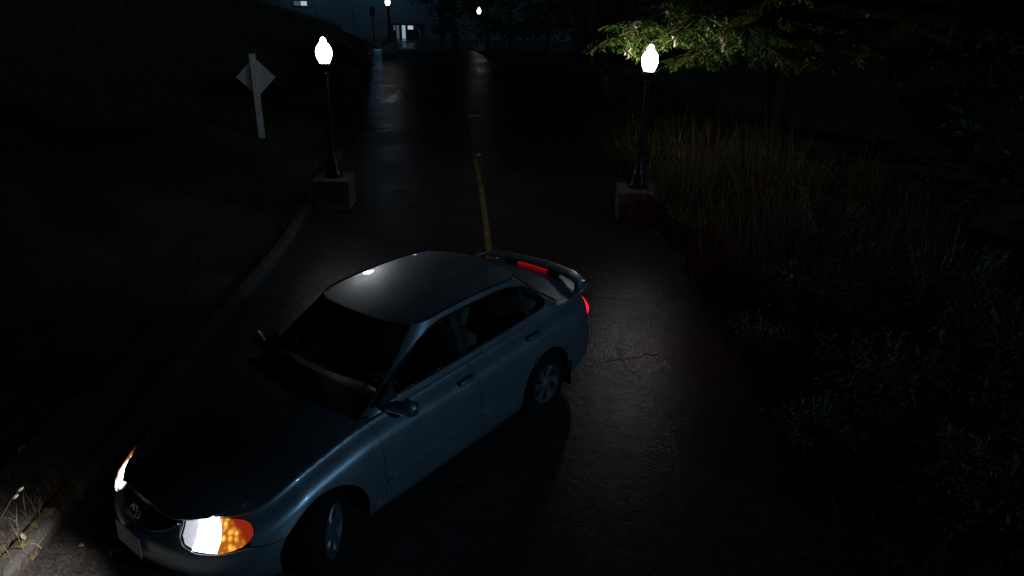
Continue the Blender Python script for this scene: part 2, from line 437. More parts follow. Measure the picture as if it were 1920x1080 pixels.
globe_prof = [(0.078, 1.842), (0.098, 1.88), (0.128, 1.945), (0.146, 2.01), (0.150, 2.055), (0.143, 2.105), (0.122, 2.155), (0.098, 2.19), (0.072, 2.215), (0.062, 2.225)]
fin_prof = [(0.060, 2.226), (0.061, 2.245), (0.056, 2.27), (0.042, 2.295), (0.022, 2.315), (0.006, 2.323)]
GS = 0.86
globe_prof = [(r * GS, 1.842 + (h - 1.842) * GS) for r, h in globe_prof]; fin_prof = [(r * GS, 1.842 + (h - 1.842) * GS) for r, h in fin_prof]
def street_lamp(x, y, z, tilt, power, label):
    t = empty('street_lamp', (x, y, z), label, 'street lamp', 'acorn globe lamps along the road')
    t.rotation_euler = tilt
    V, F = lathe(pole_prof, 24); 
    o = mesh_obj('pole', V, F, M['black_metal'], t, True); es(o)
    V, F = lathe([(0.10, 1.805), (0.105, 1.82), (0.105, 1.85), (0.10, 1.86)], 24, cap=False); es(mesh_obj('collar', V, F, M['black_metal'], t, True))
    V, F = lathe(globe_prof, 28, cap=False); mesh_obj('globe', V, F, M['globe' if power > 50 else 'globe_far'], t, True)
    V, F = lathe(fin_prof, 20, cap=False); mesh_obj('finial', V, F, M['globe' if power > 50 else 'globe_far'], t, True)
    if power:
        lo = bpy.data.objects.new('lamp_bulb', lamp_light(power)); COL.objects.link(lo); lo.parent = t; lo.location = (0, 0, 2.02)
    return t
def es(o, ang=40):
    me = o.data; me.polygons.foreach_set('use_smooth', [True] * len(me.polygons)); me.set_sharp_from_angle(angle=R(ang))
def concrete_block(x, y, z, s, h, rz, label):
    bm = bmesh.new(); add_box(bm, -s / 2, s / 2, -s / 2, s / 2, 0, h, 0.018)
    o = bm_obj('concrete_block', bm, M['concrete'], None); o.location = (x, y, z); o.rotation_euler = (0, 0, rz)
    return tag(o, label, 'concrete block', 'concrete blocks under the lamps')
LB = 0.52
concrete_block(-3.0675, 12.22, 0.008, 0.60, LB - 0.008, R(2), 'concrete block under the lamp beside the diamond sign')
concrete_block(2.04, 11.80, 0.008, 0.64, LB - 0.008, R(-4), 'concrete block at the edge of the tall weeds, under the lamp in the branches')
street_lamp(-3.0675, 12.24, LB, (R(-0.36), R(-0.03), 0), 115, 'lit black street lamp with acorn globe beside the diamond sign')
street_lamp(2.047, 11.84, LB, (R(0.55), R(0.99), 0), 125, 'lit black street lamp with its globe touching the tree branches')
zf = terrain(-6.25, 38.2)
concrete_block(-6.25, 38.2, zf, 0.78, 0.5, R(5), 'concrete block under the distant lamp before the bluish building')
street_lamp(-6.25, 38.3, zf + 0.47, (0, R(-0.8), 0), 4, 'small distant street lamp standing before the bluish building wall').scale = (1, 1, 0.93)
zf = terrain(-2.35, 48.0)
concrete_block(-2.35, 48.0, zf - 0.05, 0.7, 0.5, R(0), 'concrete block under the most distant lamp among dark trees')
street_lamp(-2.35, 48.0, zf + 0.44, (0, R(2), 0), 1.5, 'most distant street lamp half hidden among dark trees')

# ------------------------------------------------------------------ signs
def sign_back():
    x, y = -6.05, 17.55; z = terrain(x, y)
    t = empty('road_sign', (x, y, z), 'diamond road sign seen from behind on a white wooden post', 'road sign', rz=R(8))
    bm = bmesh.new(); add_box(bm, -0.066, 0.066, -0.066, 0.066, -0.1, 1.93, 0.008)
    bm_obj('post', bm, M['white_wood'], t)
    bm = bmesh.new(); s = 0.315
    add_box(bm, -s, s, 0, 0.004, -s, s, 0)
    for v in bm.verts: pass
    o = bm_obj('plate', bm, M['grey_metal'], t); o.rotation_euler = (0, R(45), 0); o.location = (0.012, 0.069, 1.40)
    for z_ in (1.15, 1.65):
        V, F = lathe([(0.014, 0.0), (0.014, -0.012), (0.008, -0.016)], 10, axis='Y', center=(0, -0.066, z_)); mesh_obj('bolt', V, F, M['grey_metal'], t)
sign_back()
def far_sign():
    x, y = -8.45, 46.0; z = terrain(x, y)
    t = empty('road_sign', (x, y, z), 'small dark sign board on a thin post behind the bank, beside the distant lamp', 'road sign')
    V, F = tube([(0, 0, 0), (0, 0, 2.5)], 0.04, 8); mesh_obj('post', V, F, M['black_metal'], t, True)
    bm = bmesh.new(); add_box(bm, -0.16, 0.16, -0.07, -0.045, 1.95, 2.45, 0.01); bm_obj('board', bm, M['frame_dark'], t)
far_sign()
for (x, y, lab) in ((-9.2, 41.0, 'short marker stake with amber reflector on the bank, nearer the lamp beside the diamond sign'), (-7.6, 41.0, 'short marker stake with amber reflector on the bank, nearer the distant lamp')):
    t = empty('marker_stake', (x, y, terrain(x, y)), lab, 'marker stake', 'marker stakes on the bank')
    bm = bmesh.new(); add_box(bm, -0.03, 0.03, -0.02, 0.02, -0.1, 0.75, 0.004); bm_obj('stake', bm, M['white_wood'], t)
    bm = bmesh.new(); add_box(bm, -0.035, 0.035, -0.03, -0.021, 0.58, 0.72, 0.003); bm_obj('reflector', bm, M['reflector'], t)
V, F = lathe([(0.05, 0), (0.05, 0.006), (0.035, 0.018), (0.0, 0.02)], 10); o = mesh_obj('road_stud', V, F, M['white_reflector'], smooth=True, loc=(xc(16.2) + 0.1, 16.2, 0.0085))
tag(o, 'small white reflective road stud beside the yellow centre line', 'road stud')
# ------------------------------------------------------------------ vegetation
def blades(n, xr, yr, hmin, hmax, wid, accept, lean=0.5, seed=1, zf=terrain):
    r = np.random.default_rng(seed); out = []
    while len(out) < n:
        x = r.uniform(*xr); y = r.uniform(*yr)
        if r.random() > accept(x, y): continue
        out.append((x, y, zf(x, y)))
    P = np.array(out); k = len(P)
    h = r.uniform(hmin, hmax, k); a = r.uniform(0, 2 * PI, k); l = r.uniform(0.05, lean, k) * h; b = r.uniform(0, 2 * PI, k); w = wid * r.uniform(0.6, 1.2, k)
    ux, uy = np.cos(b) * w / 2, np.sin(b) * w / 2
    def ring(t, ww):
        c = P + np.stack([np.cos(a) * l * t ** 2, np.sin(a) * l * t ** 2, h * (t - 0.25 * t ** 2 * (l / h))], 1)
        d = np.stack([ux * ww, uy * ww, 0 * ux], 1); return c - d, c + d
    a0, b0 = ring(0.0, 1.0); a1, b1 = ring(0.55, 0.85); a2, b2 = ring(1.0, 0.12)
    return np.concatenate([np.stack([a0, b0, b1, a1], 1), np.stack([a1, b1, b2, a2], 1)])
edge_l = lambda y: road_l(y) - 0.17
def acc_left(x, y):
    e = edge_l(y)
    if x > e: return 0
    if y < 9 and x > -4.02: return 0.10
    d = math.hypot(x + 1, y - 3); return min(1.0, max(0.05, 9.0 / (d + 2) ** 1.2))
tag(quads_obj('grass', blades(42000, (-11, -3.2), (1.2, 22), 0.05, 0.17, 0.010, acc_left, 0.9, 3), M['grass']), kind='stuff')
tag(quads_obj('bank_grass', blades(14000, (-22, -6), (18, 44), 0.15, 0.45, 0.022, lambda x, y: 1.0 if x < road_l(min(y, 46)) - 0.4 else 0, 0.8, 4), M['bank_grass']), kind='stuff')
tag(quads_obj('dry_straw', blades(5200, (-4.9, -3.15), (2.2, 7.0), 0.04, 0.24, 0.006, lambda x, y: (1.0 if abs(x + 3.43) < 0.06 or x < -4.0 else (0.5 if abs((y + 5) % 1.2) < 0.06 else 0.10)), 0.97, 12, lambda x, y: 0.115), M['straw']), kind='stuff')
# tall weeds right of the road, by the lamp
def acc_w(x, y):
    e = road_r(y)
    if x < e + 0.15: return 0
    if math.hypot(x - 2.06, y - 11.8) < 0.5: return 0
    n = noise.noise(Vector((x * 0.9, y * 0.9, 8)))
    return max(0, 0.22 + 1.8 * n) * (1 if x < e + 3.6 else 0.35)
tag(quads_obj('tall_weeds', blades(11000, (1.6, 7.5), (7.5, 16.5), 0.35, 1.25, 0.014, acc_w, 0.95, 5), M['dry_grass']), kind='stuff')
tag(quads_obj('seed_stalks', blades(1100, (2.3, 6.5), (8.8, 15.5), 0.9, 1.75, 0.016, acc_w, 0.30, 15), M['straw']), kind='stuff')
tag(quads_obj('verge_grass', blades(14000, (2.3, 7.0), (0.5, 12), 0.12, 0.5, 0.014, lambda x, y: 1 if x > road_r(y) + 0.05 else 0, 0.8, 6), M['grass']), kind='stuff')
tag(quads_obj('roadside_growth', blades(9000, (-6, 9), (14, 36), 0.2, 0.9, 0.02, lambda x, y: 1 if road_r(y) + 0.2 < x < road_r(y) + 6 else 0, 0.5, 9), M['bank_grass']), kind='stuff')

def leaf_quads(base, direction, up, length, width):
    """pointed leaf of two bent quads -> (k,4,3)"""
    d = direction; s = np.cross(d, up); s /= np.maximum(np.linalg.norm(s, axis=1, keepdims=True), 1e-6); n = np.cross(s, d)
    L_ = length[:, None]; w = width[:, None]
    m_ = base + d * L_ * 0.45 - n * L_ * 0.05; tip = base + d * L_ - n * L_ * 0.18
    return np.concatenate([np.stack([base, m_ + s * w / 2 + n * w * 0.15, tip, m_], 1), np.stack([base, m_, tip, m_ - s * w / 2 + n * w * 0.15], 1)])

def limb_curve(p0, p1, sag, n=9, wob=0.1, r=None):
    r = r or rng; pts = []
    for i in range(n):
        t = i / (n - 1); p = Vector(p0).lerp(Vector(p1), t); p.z += sag * math.sin(PI * t)
        if 0 < i < n - 1: p += Vector(r.normal(0, wob, 3)) * 0.5
        pts.append(p)
    return pts
# the broad tree whose branches reach the right lamp
def big_tree():
    r = np.random.default_rng(21)
    bx, by = 5.75, 16.2; bz = terrain(bx, by)
    t = empty('tree', (bx, by, bz), 'broad leafy tree reaching over the right street lamp, reddish trunk', 'tree')
    B = Vector((bx, by, bz))
    tr = [(0, 0, -0.1), (0.02, 0, 0.5), (-0.02, 0.05, 1.5), (0.05, 0.05, 2.6), (0.15, 0.1, 3.8), (0.1, 0.2, 5.4), (0.2, 0.2, 6.8)]
    parts = [tube(tr, [0.26, 0.20, 0.17, 0.15, 0.12, 0.08, 0.03], 10)]
    parts.append(tube([(-0.10, -0.15, -0.05), (-0.14, -0.12, 0.6), (-0.30, -0.1, 1.3), (-0.42, -0.1, 1.9), (-0.45, -0.1, 2.6), (-0.9, -0.4, 3.3)], [0.05, 0.045, 0.04, 0.035, 0.03, 0.012], 7))
    parts.append(tube([(0.12, 0.05, 0.9), (0.30, 0.05, 1.7), (0.42, 0.0, 2.6), (0.9, -0.2, 3.6)], [0.08, 0.07, 0.06, 0.02], 7))
    # limbs: world end points
    ends = []
    for (x, y, z) in ((1.62, 12.6, 2.80), (1.9, 12.9, 3.02), (2.45, 13.1, 2.70), (2.75, 13.4, 3.3), (2.7, 12.5, 2.95), (3.0, 12.9, 2.50), (3.6, 12.4, 2.85), (4.2, 13.2, 2.55), (5.0, 13.2, 2.5),
                      (6.2, 13.4, 2.6), (7.4, 13.8, 3.0), (8.6, 14.4, 3.1), (9.4, 15.4, 2.6), (3.2, 14.2, 3.6), (4.4, 12.8, 3.6), (5.8, 12.8, 3.7), (7.0, 13.2, 3.6), (8.4, 13.6, 3.8), (3.4, 15.5, 3.4), (4.0, 18.5, 3.2), (8.5, 18, 3.3), (9.5, 17, 4.2),
                      (3.4, 13.4, 4.6), (5.2, 13.2, 4.9), (7.2, 13.8, 5.0), (8.8, 15, 5.2), (4.0, 17.5, 5.5), (6, 15, 6.4), (7, 17.5, 6.2), (10.3, 14.6, 3.1)):
        ends.append(Vector((x, y, z)) - B)
    tw = []   # twig segments (start, dir)
    for e in ends:
        z0 = min(5.6, max(2.2, e.z + 0.3)); st = Vector((0.05, 0.08, z0)); n = 11
        L_ = (e - st).length
        C = limb_curve(st, e, 0.12 * L_ * 0.5, n, 0.10, r)
        parts.append(tube(C, [0.05 * (1 - i / n) + 0.007 for i in range(n)], 6))
        for i in range(3, n):
            f = i / (n - 1); d = (C[i] - C[i - 1]).normalized(); s = d.cross(Vector((0, 0, 1))).normalized()
            for sg in (-1, 1):
                for rep in range(2 if f > 0.4 else 1):
                    ln = r.uniform(0.35, 0.85) * (1.15 - 0.5 * f); dv = (d * r.uniform(0.4, 0.9) + s * sg * r.uniform(0.5, 1.0) + Vector((0, 0, r.uniform(-0.25, 0.18)))).normalized()
                    o = C[i] + (C[i - 1] - C[i]) * r.random()
                    tp = o + dv * ln + Vector((0, 0, -0.10 * ln)); parts.append(tube([o, o.lerp(tp, 0.5) + Vector((0, 0, 0.03)), tp], [0.008, 0.006, 0.003], 4)); tw.append((o, tp))
        tw.append((C[-2], C[-1] + (C[-1] - C[-2]) * 0.8))
    V, F = merge(*parts); mesh_obj('trunk', V, F, M['bark'], t, True)
    # compound sprays along each twig: a drooping midrib with paired leaflets
    base, dr, up, ln_, wd = [], [], [], [], []; seeds = []
    for (o, tp) in tw:
        d = (tp - o); L_ = d.length; d = d.normalized(); s = d.cross(Vector((0, 0, 1))).normalized()
        k = max(3, int(L_ / 0.11))
        for i in range(k + 1):
            q = o.lerp(tp, (i + 0.3 * r.random()) / k if i < k else 1.0)
            for sg in ((-1, 1) if i < k else (0,)):
                sd = (d * r.uniform(0.35, 0.9) + s * sg * r.uniform(0.6, 1.0) + Vector((0, 0, r.uniform(-0.5, 0.05)))).normalized() if sg else d
                sl = r.uniform(0.14, 0.26); nl = 6; ss = sd.cross(Vector((0, 0, 1))).normalized()
                for j in range(nl):
                    p = q + sd * sl * (j + 0.6) / nl + Vector((0, 0, -0.06 * (j / nl) ** 2))
                    for g2 in (-1, 1):
                        ld = (sd * 0.55 + ss * g2 + Vector((0, 0, r.uniform(-0.45, 0.1)))).normalized()
                        base.append(p); dr.append(ld); up.append((r.normal(0, .25), r.normal(0, .25), 1)); ln_.append(r.uniform(0.06, 0.105)); wd.append(r.uniform(0.026, 0.042))
            if r.random() < 0.10:
                for j in range(5): seeds.append((q + Vector((r.normal(0, .02), r.normal(0, .02), -0.02 - 0.025 * j)), r.uniform(0.015, 0.028)))
    base, dr, up, ln_, wd = map(np.array, (base, dr, up, ln_, wd))
    q = leaf_quads(base + 0.0, dr, up, ln_, wd)
    tag(quads_obj('crown', q, M['leaf'], t), kind='stuff')
    S = []
    for (p, rad) in seeds:
        a = r.uniform(0, PI, 2)
        for aa in a:
            u = np.array((math.cos(aa), math.sin(aa), 0)) * rad; w = np.array((0, 0, rad * 1.6)); c = np.array(p)
            S.append([c - u - w * .5, c + u - w, c + u * .8 + w, c - u * .8 + w * .6])
    tag(quads_obj('seed_clusters', np.array(S), M['seed'], t), kind='stuff')
big_tree()

def bush(x, y, h, w, label, leaf, nstem, m, cat='shrub', group='shrubs along the right of the road', seed=0, name='shrub'):
    r = np.random.default_rng(seed); z = terrain(x, y)
    t = empty(name, (x, y, z), label, cat, group)
    parts = []; base, dr, up, ln_, wd = [], [], [], [], []
    for i in range(nstem):
        a = r.uniform(0, 2 * PI); rr = w * math.sqrt(r.random()) * 0.9; hh = h * r.uniform(0.55, 1.05) * (1 - 0.35 * (rr / w) ** 2)
        p0 = Vector((0.25 * rr * math.cos(a), 0.25 * rr * math.sin(a), -0.03)); p1 = Vector((rr * math.cos(a), rr * math.sin(a), hh)); C = limb_curve(p0, p1, 0.12 * hh, 7, 0.04, r)
        parts.append(tube(C, [0.011 * (1 - k / 7) + 0.003 for k in range(7)], 4))
        for k in range(2, 7):
            for rep in range(7):
                p = C[k].lerp(C[k - 1], r.random()); d = Vector((r.normal(), r.normal(), r.normal(0.1, 0.5))).normalized()
                base.append(p + d * r.uniform(0.0, 0.10)); dr.append(d); up.append((r.normal(0, .4), r.normal(0, .4), 1)); l_ = leaf * r.uniform(0.6, 1.2); ln_.append(l_); wd.append(l_ * r.uniform(0.42, 0.6))
    V, F = merge(*parts); mesh_obj('stems', V, F, M['stem'], t)
    q = leaf_quads(*map(np.array, (base, dr, up, ln_, wd))); tag(quads_obj('foliage', q, m, t), kind='stuff')
bushes = [
 (2.65, 6.9, 0.5, 0.45, 0.06, 40, 'leaf_dark', 'small low bush spilling over the road edge opposite the rear wheel'),
 (2.7, 10.7, 0.6, 0.5, 0.06, 40, 'leaf_dark', 'small low bush spilling over the road edge in front of the right lamp block'),
 (2.6, 5.2, 0.5, 0.45, 0.07, 40, 'leaf_dark', 'small low bush spilling over the road edge opposite the driver door'),
 (3.15, 9.3, 0.75, 0.65, 0.07, 45, 'leaf_dark', 'low bush at the road edge level with the boot of the car'),
 (4.3, 9.9, 1.15, 0.95, 0.08, 70, 'leaf_dark', 'rounded bush behind the low road-edge bush'),
 (6.2, 11.0, 1.4, 1.2, 0.09, 80, 'leaf_dark', 'tall bush under the far right side of the tree crown'),
 (3.5, 7.6, 0.85, 0.75, 0.09, 60, 'leaf_dark', 'low bush right of the car tail light, one bush down the verge'),
 (5.0, 7.9, 1.3, 1.1, 0.10, 80, 'leaf_dark', 'wide bush on the slope right of the low verge bushes'),
 (3.4, 5.9, 0.8, 0.75, 0.11, 60, 'leaf_dark', 'broad-leaved bush at the verge across from the rear wheel'),
 (4.7, 6.0, 1.2, 1.0, 0.12, 75, 'leaf_dark', 'broad-leaved bush with large pale leaves at the right edge'),
 (3.5, 4.3, 0.75, 0.7, 0.11, 60, 'leaf_dark', 'dark bush nearest the bottom right corner'),
 (4.6, 4.5, 1.0, 0.9, 0.11, 70, 'leaf_dark', 'dark bush beyond the one nearest the bottom right corner'),
 (7.2, 8.6, 1.5, 1.3, 0.10, 80, 'leaf_dark', 'large dark bush farthest right under the trees'),
 (2.6, 14.2, 1.1, 0.8, 0.07, 60, 'leaf_dark', 'bush behind the right street lamp'),
 (4.4, 13.9, 1.2, 0.9, 0.06, 70, 'leaf_dark', 'bush in the tall weeds in front of the tree trunk'),
 (3.1, 12.4, 1.0, 0.7, 0.05, 60, 'leaf', 'fine leaved bush in the weeds just right of the right street lamp'),
 (3.9, 11.4, 0.95, 0.8, 0.05, 60, 'leaf', 'fine leaved bush in the weeds two metres right of the right lamp block'),
 (5.2, 12.6, 1.2, 0.9, 0.06, 60, 'leaf', 'fine leaved bush in the weeds farther right, below the lit branches'),
 (2.9, 10.4, 0.7, 0.6, 0.05, 50, 'leaf', 'fine leaved bush at the road edge nearer than the right lamp block'),
]
for i, (x, y, h, w, lf, ns, m_, lab) in enumerate(bushes): bush(x, y, h, w, lab, lf, ns, M[m_], seed=40 + i)

# dark trees farther off
def far_tree(x, y, h, w, label, seed, tall0=0.25, n=2600, leaf=0.28):
    r = np.random.default_rng(seed); z = terrain(x, y)
    t = empty('tree', (x, y, z), label, 'tree', 'dark trees beyond the road')
    top = Vector((r.normal(0, .3), r.normal(0, .3), h * 0.92)); tr = limb_curve((0, 0, -0.2), top, 0, 8, 0.15, r)
    parts = [tube(tr, [0.22 * (1 - i / 8.5) for i in range(8)], 8)]; cl = []
    for i in range(26):
        f = r.uniform(tall0, 0.95); o = tr[0].lerp(top, f); a = r.uniform(0, 2 * PI); rad = w * math.sin(PI * (0.15 + 0.8 * (f - tall0) / (1 - tall0))) * r.uniform(0.6, 1.05)
        e = o + Vector((math.cos(a) * rad, math.sin(a) * rad, r.uniform(-0.1, 0.5) * rad * 0.6)); parts.append(tube([o, o.lerp(e, .5) + Vector((0, 0, .12 * rad)), e], [0.05, 0.035, 0.012], 5))
        for k in range(4): cl.append((o.lerp(e, r.uniform(0.45, 1.08)) + Vector(r.normal(0, 0.18, 3)), r.uniform(0.3, 0.75)))
    V, F = merge(*parts); mesh_obj('trunk', V, F, M['bark'], t, True)
    b = []; dd = []
    for _ in range(n):
        c, cr_ = cl[r.integers(len(cl))]; d = r.normal(0, 1, 3); d /= np.linalg.norm(d); b.append(np.array(c) + d * cr_ * r.random() ** 0.4 * np.array((1, 1, 0.6))); dd.append(d * np.array((1, 1, 0.5)) + np.array((0, 0, -0.2)))
    b = np.array(b); dd = np.array(dd); dd /= np.linalg.norm(dd, axis=1, keepdims=True); l_ = leaf * r.uniform(0.6, 1.2, n)
    tag(quads_obj('crown', leaf_quads(b, dd, r.normal(0, 0.4, (n, 3)) + np.array((0, 0, 1)), l_, l_ * 0.55), M['leaf_dark'], t), kind='stuff')
for i, (x, y, h, w, lab) in enumerate([
 (-4.1, 52, 9, 2.3, 'dark tree just left of the most distant lamp'), (-0.3, 50.5, 8.5, 2.6, 'dark tree just right of the most distant lamp'), (-6.2, 66, 10, 2.6, 'dark tree down the slope between the two distant lamps'), 
 (-2.0, 60, 10, 3.2, 'dark tree down the slope straight behind the most distant lamp'), (1.8, 43, 8, 3.0, 'dark tree right of the road crest'), (3.2, 33, 8, 3.0, 'dark tree on the right verge halfway to the crest'), (2.8, 24.5, 7, 2.4, 'dark tree behind the broad leafy tree, nearest the road'), (8.0, 24, 9, 3.4, 'dark tree behind the broad leafy tree, deeper in the wood'), 
 (9.6, -4.4, 14, 3.8, 'tall dense dark tree with a bare trunk, nearer of two added unseen for shade'), (9.9, 3.1, 14, 3.0, 'tall dense dark tree with a bare trunk, farther of two added unseen for shade'),  # out of view, added to keep moonlight off the left bank
 (11.6, 16.0, 13, 3.2, 'dense dark tree beyond the broad leafy tree at the right edge, nearer of two added for shade'), (12.6, 20.5, 13, 3.4, 'dense dark tree beyond the broad leafy tree at the right edge, farther of two added for shade'),  # added to shade the upper left bank from the moon
 (9.0, 8.6, 3.9, 2.2, 'dense dark tree added for shade outside the bushes, level with the lamps'), (11.0, 12.0, 12, 3.2, 'dense dark tree added for shade outside the bushes, under the broad tree'),  # added to block moonlight from the lamp blocks and the bank
 (-14.2, 33, 8, 2.8, 'dark tree on the bank at the upper left'), (-20.0, 38, 9, 3.4, 'dark tree on the bank farthest left')]):
    far_tree(x, y, h, w, lab, 70 + i, 0.2) if 'dense' not in lab else far_tree(x, y, h, w, lab, 70 + i, (0.53 if y < 0 else 0.60) if 'tall dense' in lab else 0.06, 9000, 0.32)
# hanging spray of leaves just under the most distant lamp is part of the tree right of it

# small plants and litter picked out by the headlamps, bottom left
def weed(x, y, lab, pts, heads, seed):
    r = np.random.default_rng(seed); z = terrain(x, y); t = empty('weed', (x, y, z), lab, 'weed')
    V, F = tube(pts, [0.004 - 0.002 * i / len(pts) for i in range(len(pts))], 5); mesh_obj('stalk', V, F, M['stem'], t, True)
    for (p, ln, d) in heads:
        d = Vector(d).normalized(); u = d.orthogonal().normalized(); w = d.cross(u); Vv = []; Ff = []; prof_ = [(0, .15), (.25, .9), (.55, 1), (.85, .6), (1, .1)]
        for (a, rr) in prof_:
            for k in range(6): Vv.append(Vector(p) + d * a * ln + (u * math.cos(k * PI / 3) + w * math.sin(k * PI / 3)) * rr * ln * 0.28)
        for i in range(4):
            for k in range(6): Ff.append((i * 6 + k, i * 6 + (k + 1) % 6, (i + 1) * 6 + (k + 1) % 6, (i + 1) * 6 + k))
        mesh_obj('seed_head', Vv, Ff, M['petal'], t, True)
    bl = []
    for k in range(7):
        a = r.uniform(0, 2 * PI); bl.append((0.02 * math.cos(a), 0.02 * math.sin(a), 0.0, a))
    b = np.array([q[:3] for q in bl]); d = np.array([(math.cos(q[3]), math.sin(q[3]), 0.5) for q in bl]); d /= np.linalg.norm(d, axis=1, keepdims=True)
    quads_obj('leaves', leaf_quads(b, d, np.tile((0, 0, 1.0), (7, 1)), r.uniform(0.06, 0.12, 7), np.full(7, 0.02)), M['leaf'], t)
weed(-3.62, 4.02, 'thin weed with pale seed heads growing through the footway', [(0, 0, 0), (0.02, 0.02, 0.1), (0.06, 0.06, 0.2), (0.11, 0.12, 0.29), (0.14, 0.16, 0.33)], [((0.14, 0.16, 0.33), 0.045, (1, 1, .6)), ((0.115, 0.125, 0.295), 0.045, (1, .8, .5)), ((0.02, 0.0, 0.12), 0.05, (-.5, .2, 1)), ((0.03, 0.01, 0.10), 0.05, (.6, -.6, .6)), ((0.0, 0.0, 0.08), 0.05, (.3, -.9, .3))], 5)
for i, (x, y, lab, sz) in enumerate(((-3.98, 4.95, 'dry fallen leaf on the footway edge in front of the far headlight', 0.09), (-3.35, 3.95, 'dry fallen leaf lying on the kerb near the yellow paint', 0.06), (2.75, 10.0, 'pale fallen leaf among the bushes right of the road', 0.09))):
    V = [(0, -.5, 0), (.28, -.15, .10), (.24, .25, .06), (0, .55, .12), (-.24, .25, .05), (-.28, -.15, .08), (0, 0, 0)]
    o = mesh_obj('fallen_leaf', [(a * sz, b * sz, c * sz) for a, b, c in V], [(0, 1, 6), (1, 2, 6), (2, 3, 6), (3, 4, 6), (4, 5, 6), (5, 0, 6)], M['dead_leaf'], loc=(x, y, terrain(x, y) + (0.13 if i < 2 else 0.35)))
    o.rotation_euler = (0.2 + 0.3 * i, 0.3, 1.1 * i); tag(o, lab, 'leaf')
def stone(x, y, s, lab, seed):
    bm = bmesh.new(); bmesh.ops.create_icosphere(bm, subdivisions=2, radius=1.0)
    for v in bm.verts: v.co = v.co * (1 + 0.35 * noise.noise(v.co * 1.3 + Vector((seed, 0, 0)))); v.co = Vector((v.co.x * s, v.co.y * s * 0.75, v.co.z * s * 0.5))
    o = bm_obj('stone', bm, M['stone'], None, True, (x, y, 0.008 + s * 0.3)); tag(o, lab, 'stone')
stone(-2.72, 3.92, 0.045, 'single stone lying on the road under the front bumper', 3)
stone(-3.0, 4.0, 0.022, 'small pale pebble in the gutter by the kerb', 9)

# ------------------------------------------------------------------ the car
def paint_material():
    m = mat('blue_silver_paint', (0.36, 0.45, 0.51), 0.42, metal=0.75, coat=0.7, spec=0.5)
    N = m.node_tree.nodes; L = m.node_tree.links; p = N['Principled BSDF']
    tc = N.new('ShaderNodeTexCoord'); n = N.new('ShaderNodeTexNoise'); n.inputs['Scale'].default_value = 5; n.inputs['Detail'].default_value = 6
    L.new(tc.outputs['Object'], n.inputs['Vector'])
    mr = N.new('ShaderNodeMapRange'); mr.inputs[1].default_value = 0.35; mr.inputs[2].default_value = 0.65; mr.inputs[3].default_value = 0.33; mr.inputs[4].default_value = 0.41
    L.new(n.outputs['Fac'], mr.inputs[0]); L.new(mr.outputs[0], p.inputs['Roughness'])
    return m
M['paint'] = paint_material()
M['trim'] = mat('black_trim', (0.012, 0.012, 0.013), 0.6)
M['underside'] = mat('dark_underside', (0.008, 0.008, 0.008), 0.95, spec=0.1)
M['tyre'] = mat('tyre_rubber', (0.010, 0.010, 0.010), 0.9, spec=0.15, bump=0.3, bscale=80)
M['alloy'] = mat('wheel_alloy', (0.27, 0.30, 0.33), 0.45, metal=0.7, var=0.35, vscale=15)
M['chrome'] = mat('chrome', (0.6, 0.6, 0.6), 0.15, metal=1.0)
M['glass'] = glass_mat('car_glass', (0.90, 0.94, 0.92))
M['lens'] = glass_mat('clear_lens', (0.95, 0.95, 0.95))
M['dash'] = mat('beige_dashboard', (0.78, 0.74, 0.60), 0.8)
M['fabric'] = mat('grey_seat_fabric', (0.11, 0.11, 0.105), 0.95, var=0.3, vscale=40)
M['head_on'] = mat('lit_headlamp', (0.8, 0.8, 0.8), 0.2, emit=(1.0, 0.96, 1.0), estr=9.0)
M['head_dim'] = mat('headlamp_reflector', (0.8, 0.8, 0.85), 0.2, metal=0.6, emit=(0.85, 0.85, 1.0), estr=0.55)
M['red_lens'] = mat('red_lamp', (0.35, 0.01, 0.015), 0.2, emit=(1.0, 0.010, 0.045), estr=1.5)
M['red_dim'] = mat('red_reflection_glow', (0.3, 0.01, 0.01), 0.25, emit=(1.0, 0.01, 0.01), estr=0.28)  # emission drawn in for the red reflection on the spoiler
M['plate'] = mat('number_plate', (0.35, 0.42, 0.50), 0.4)
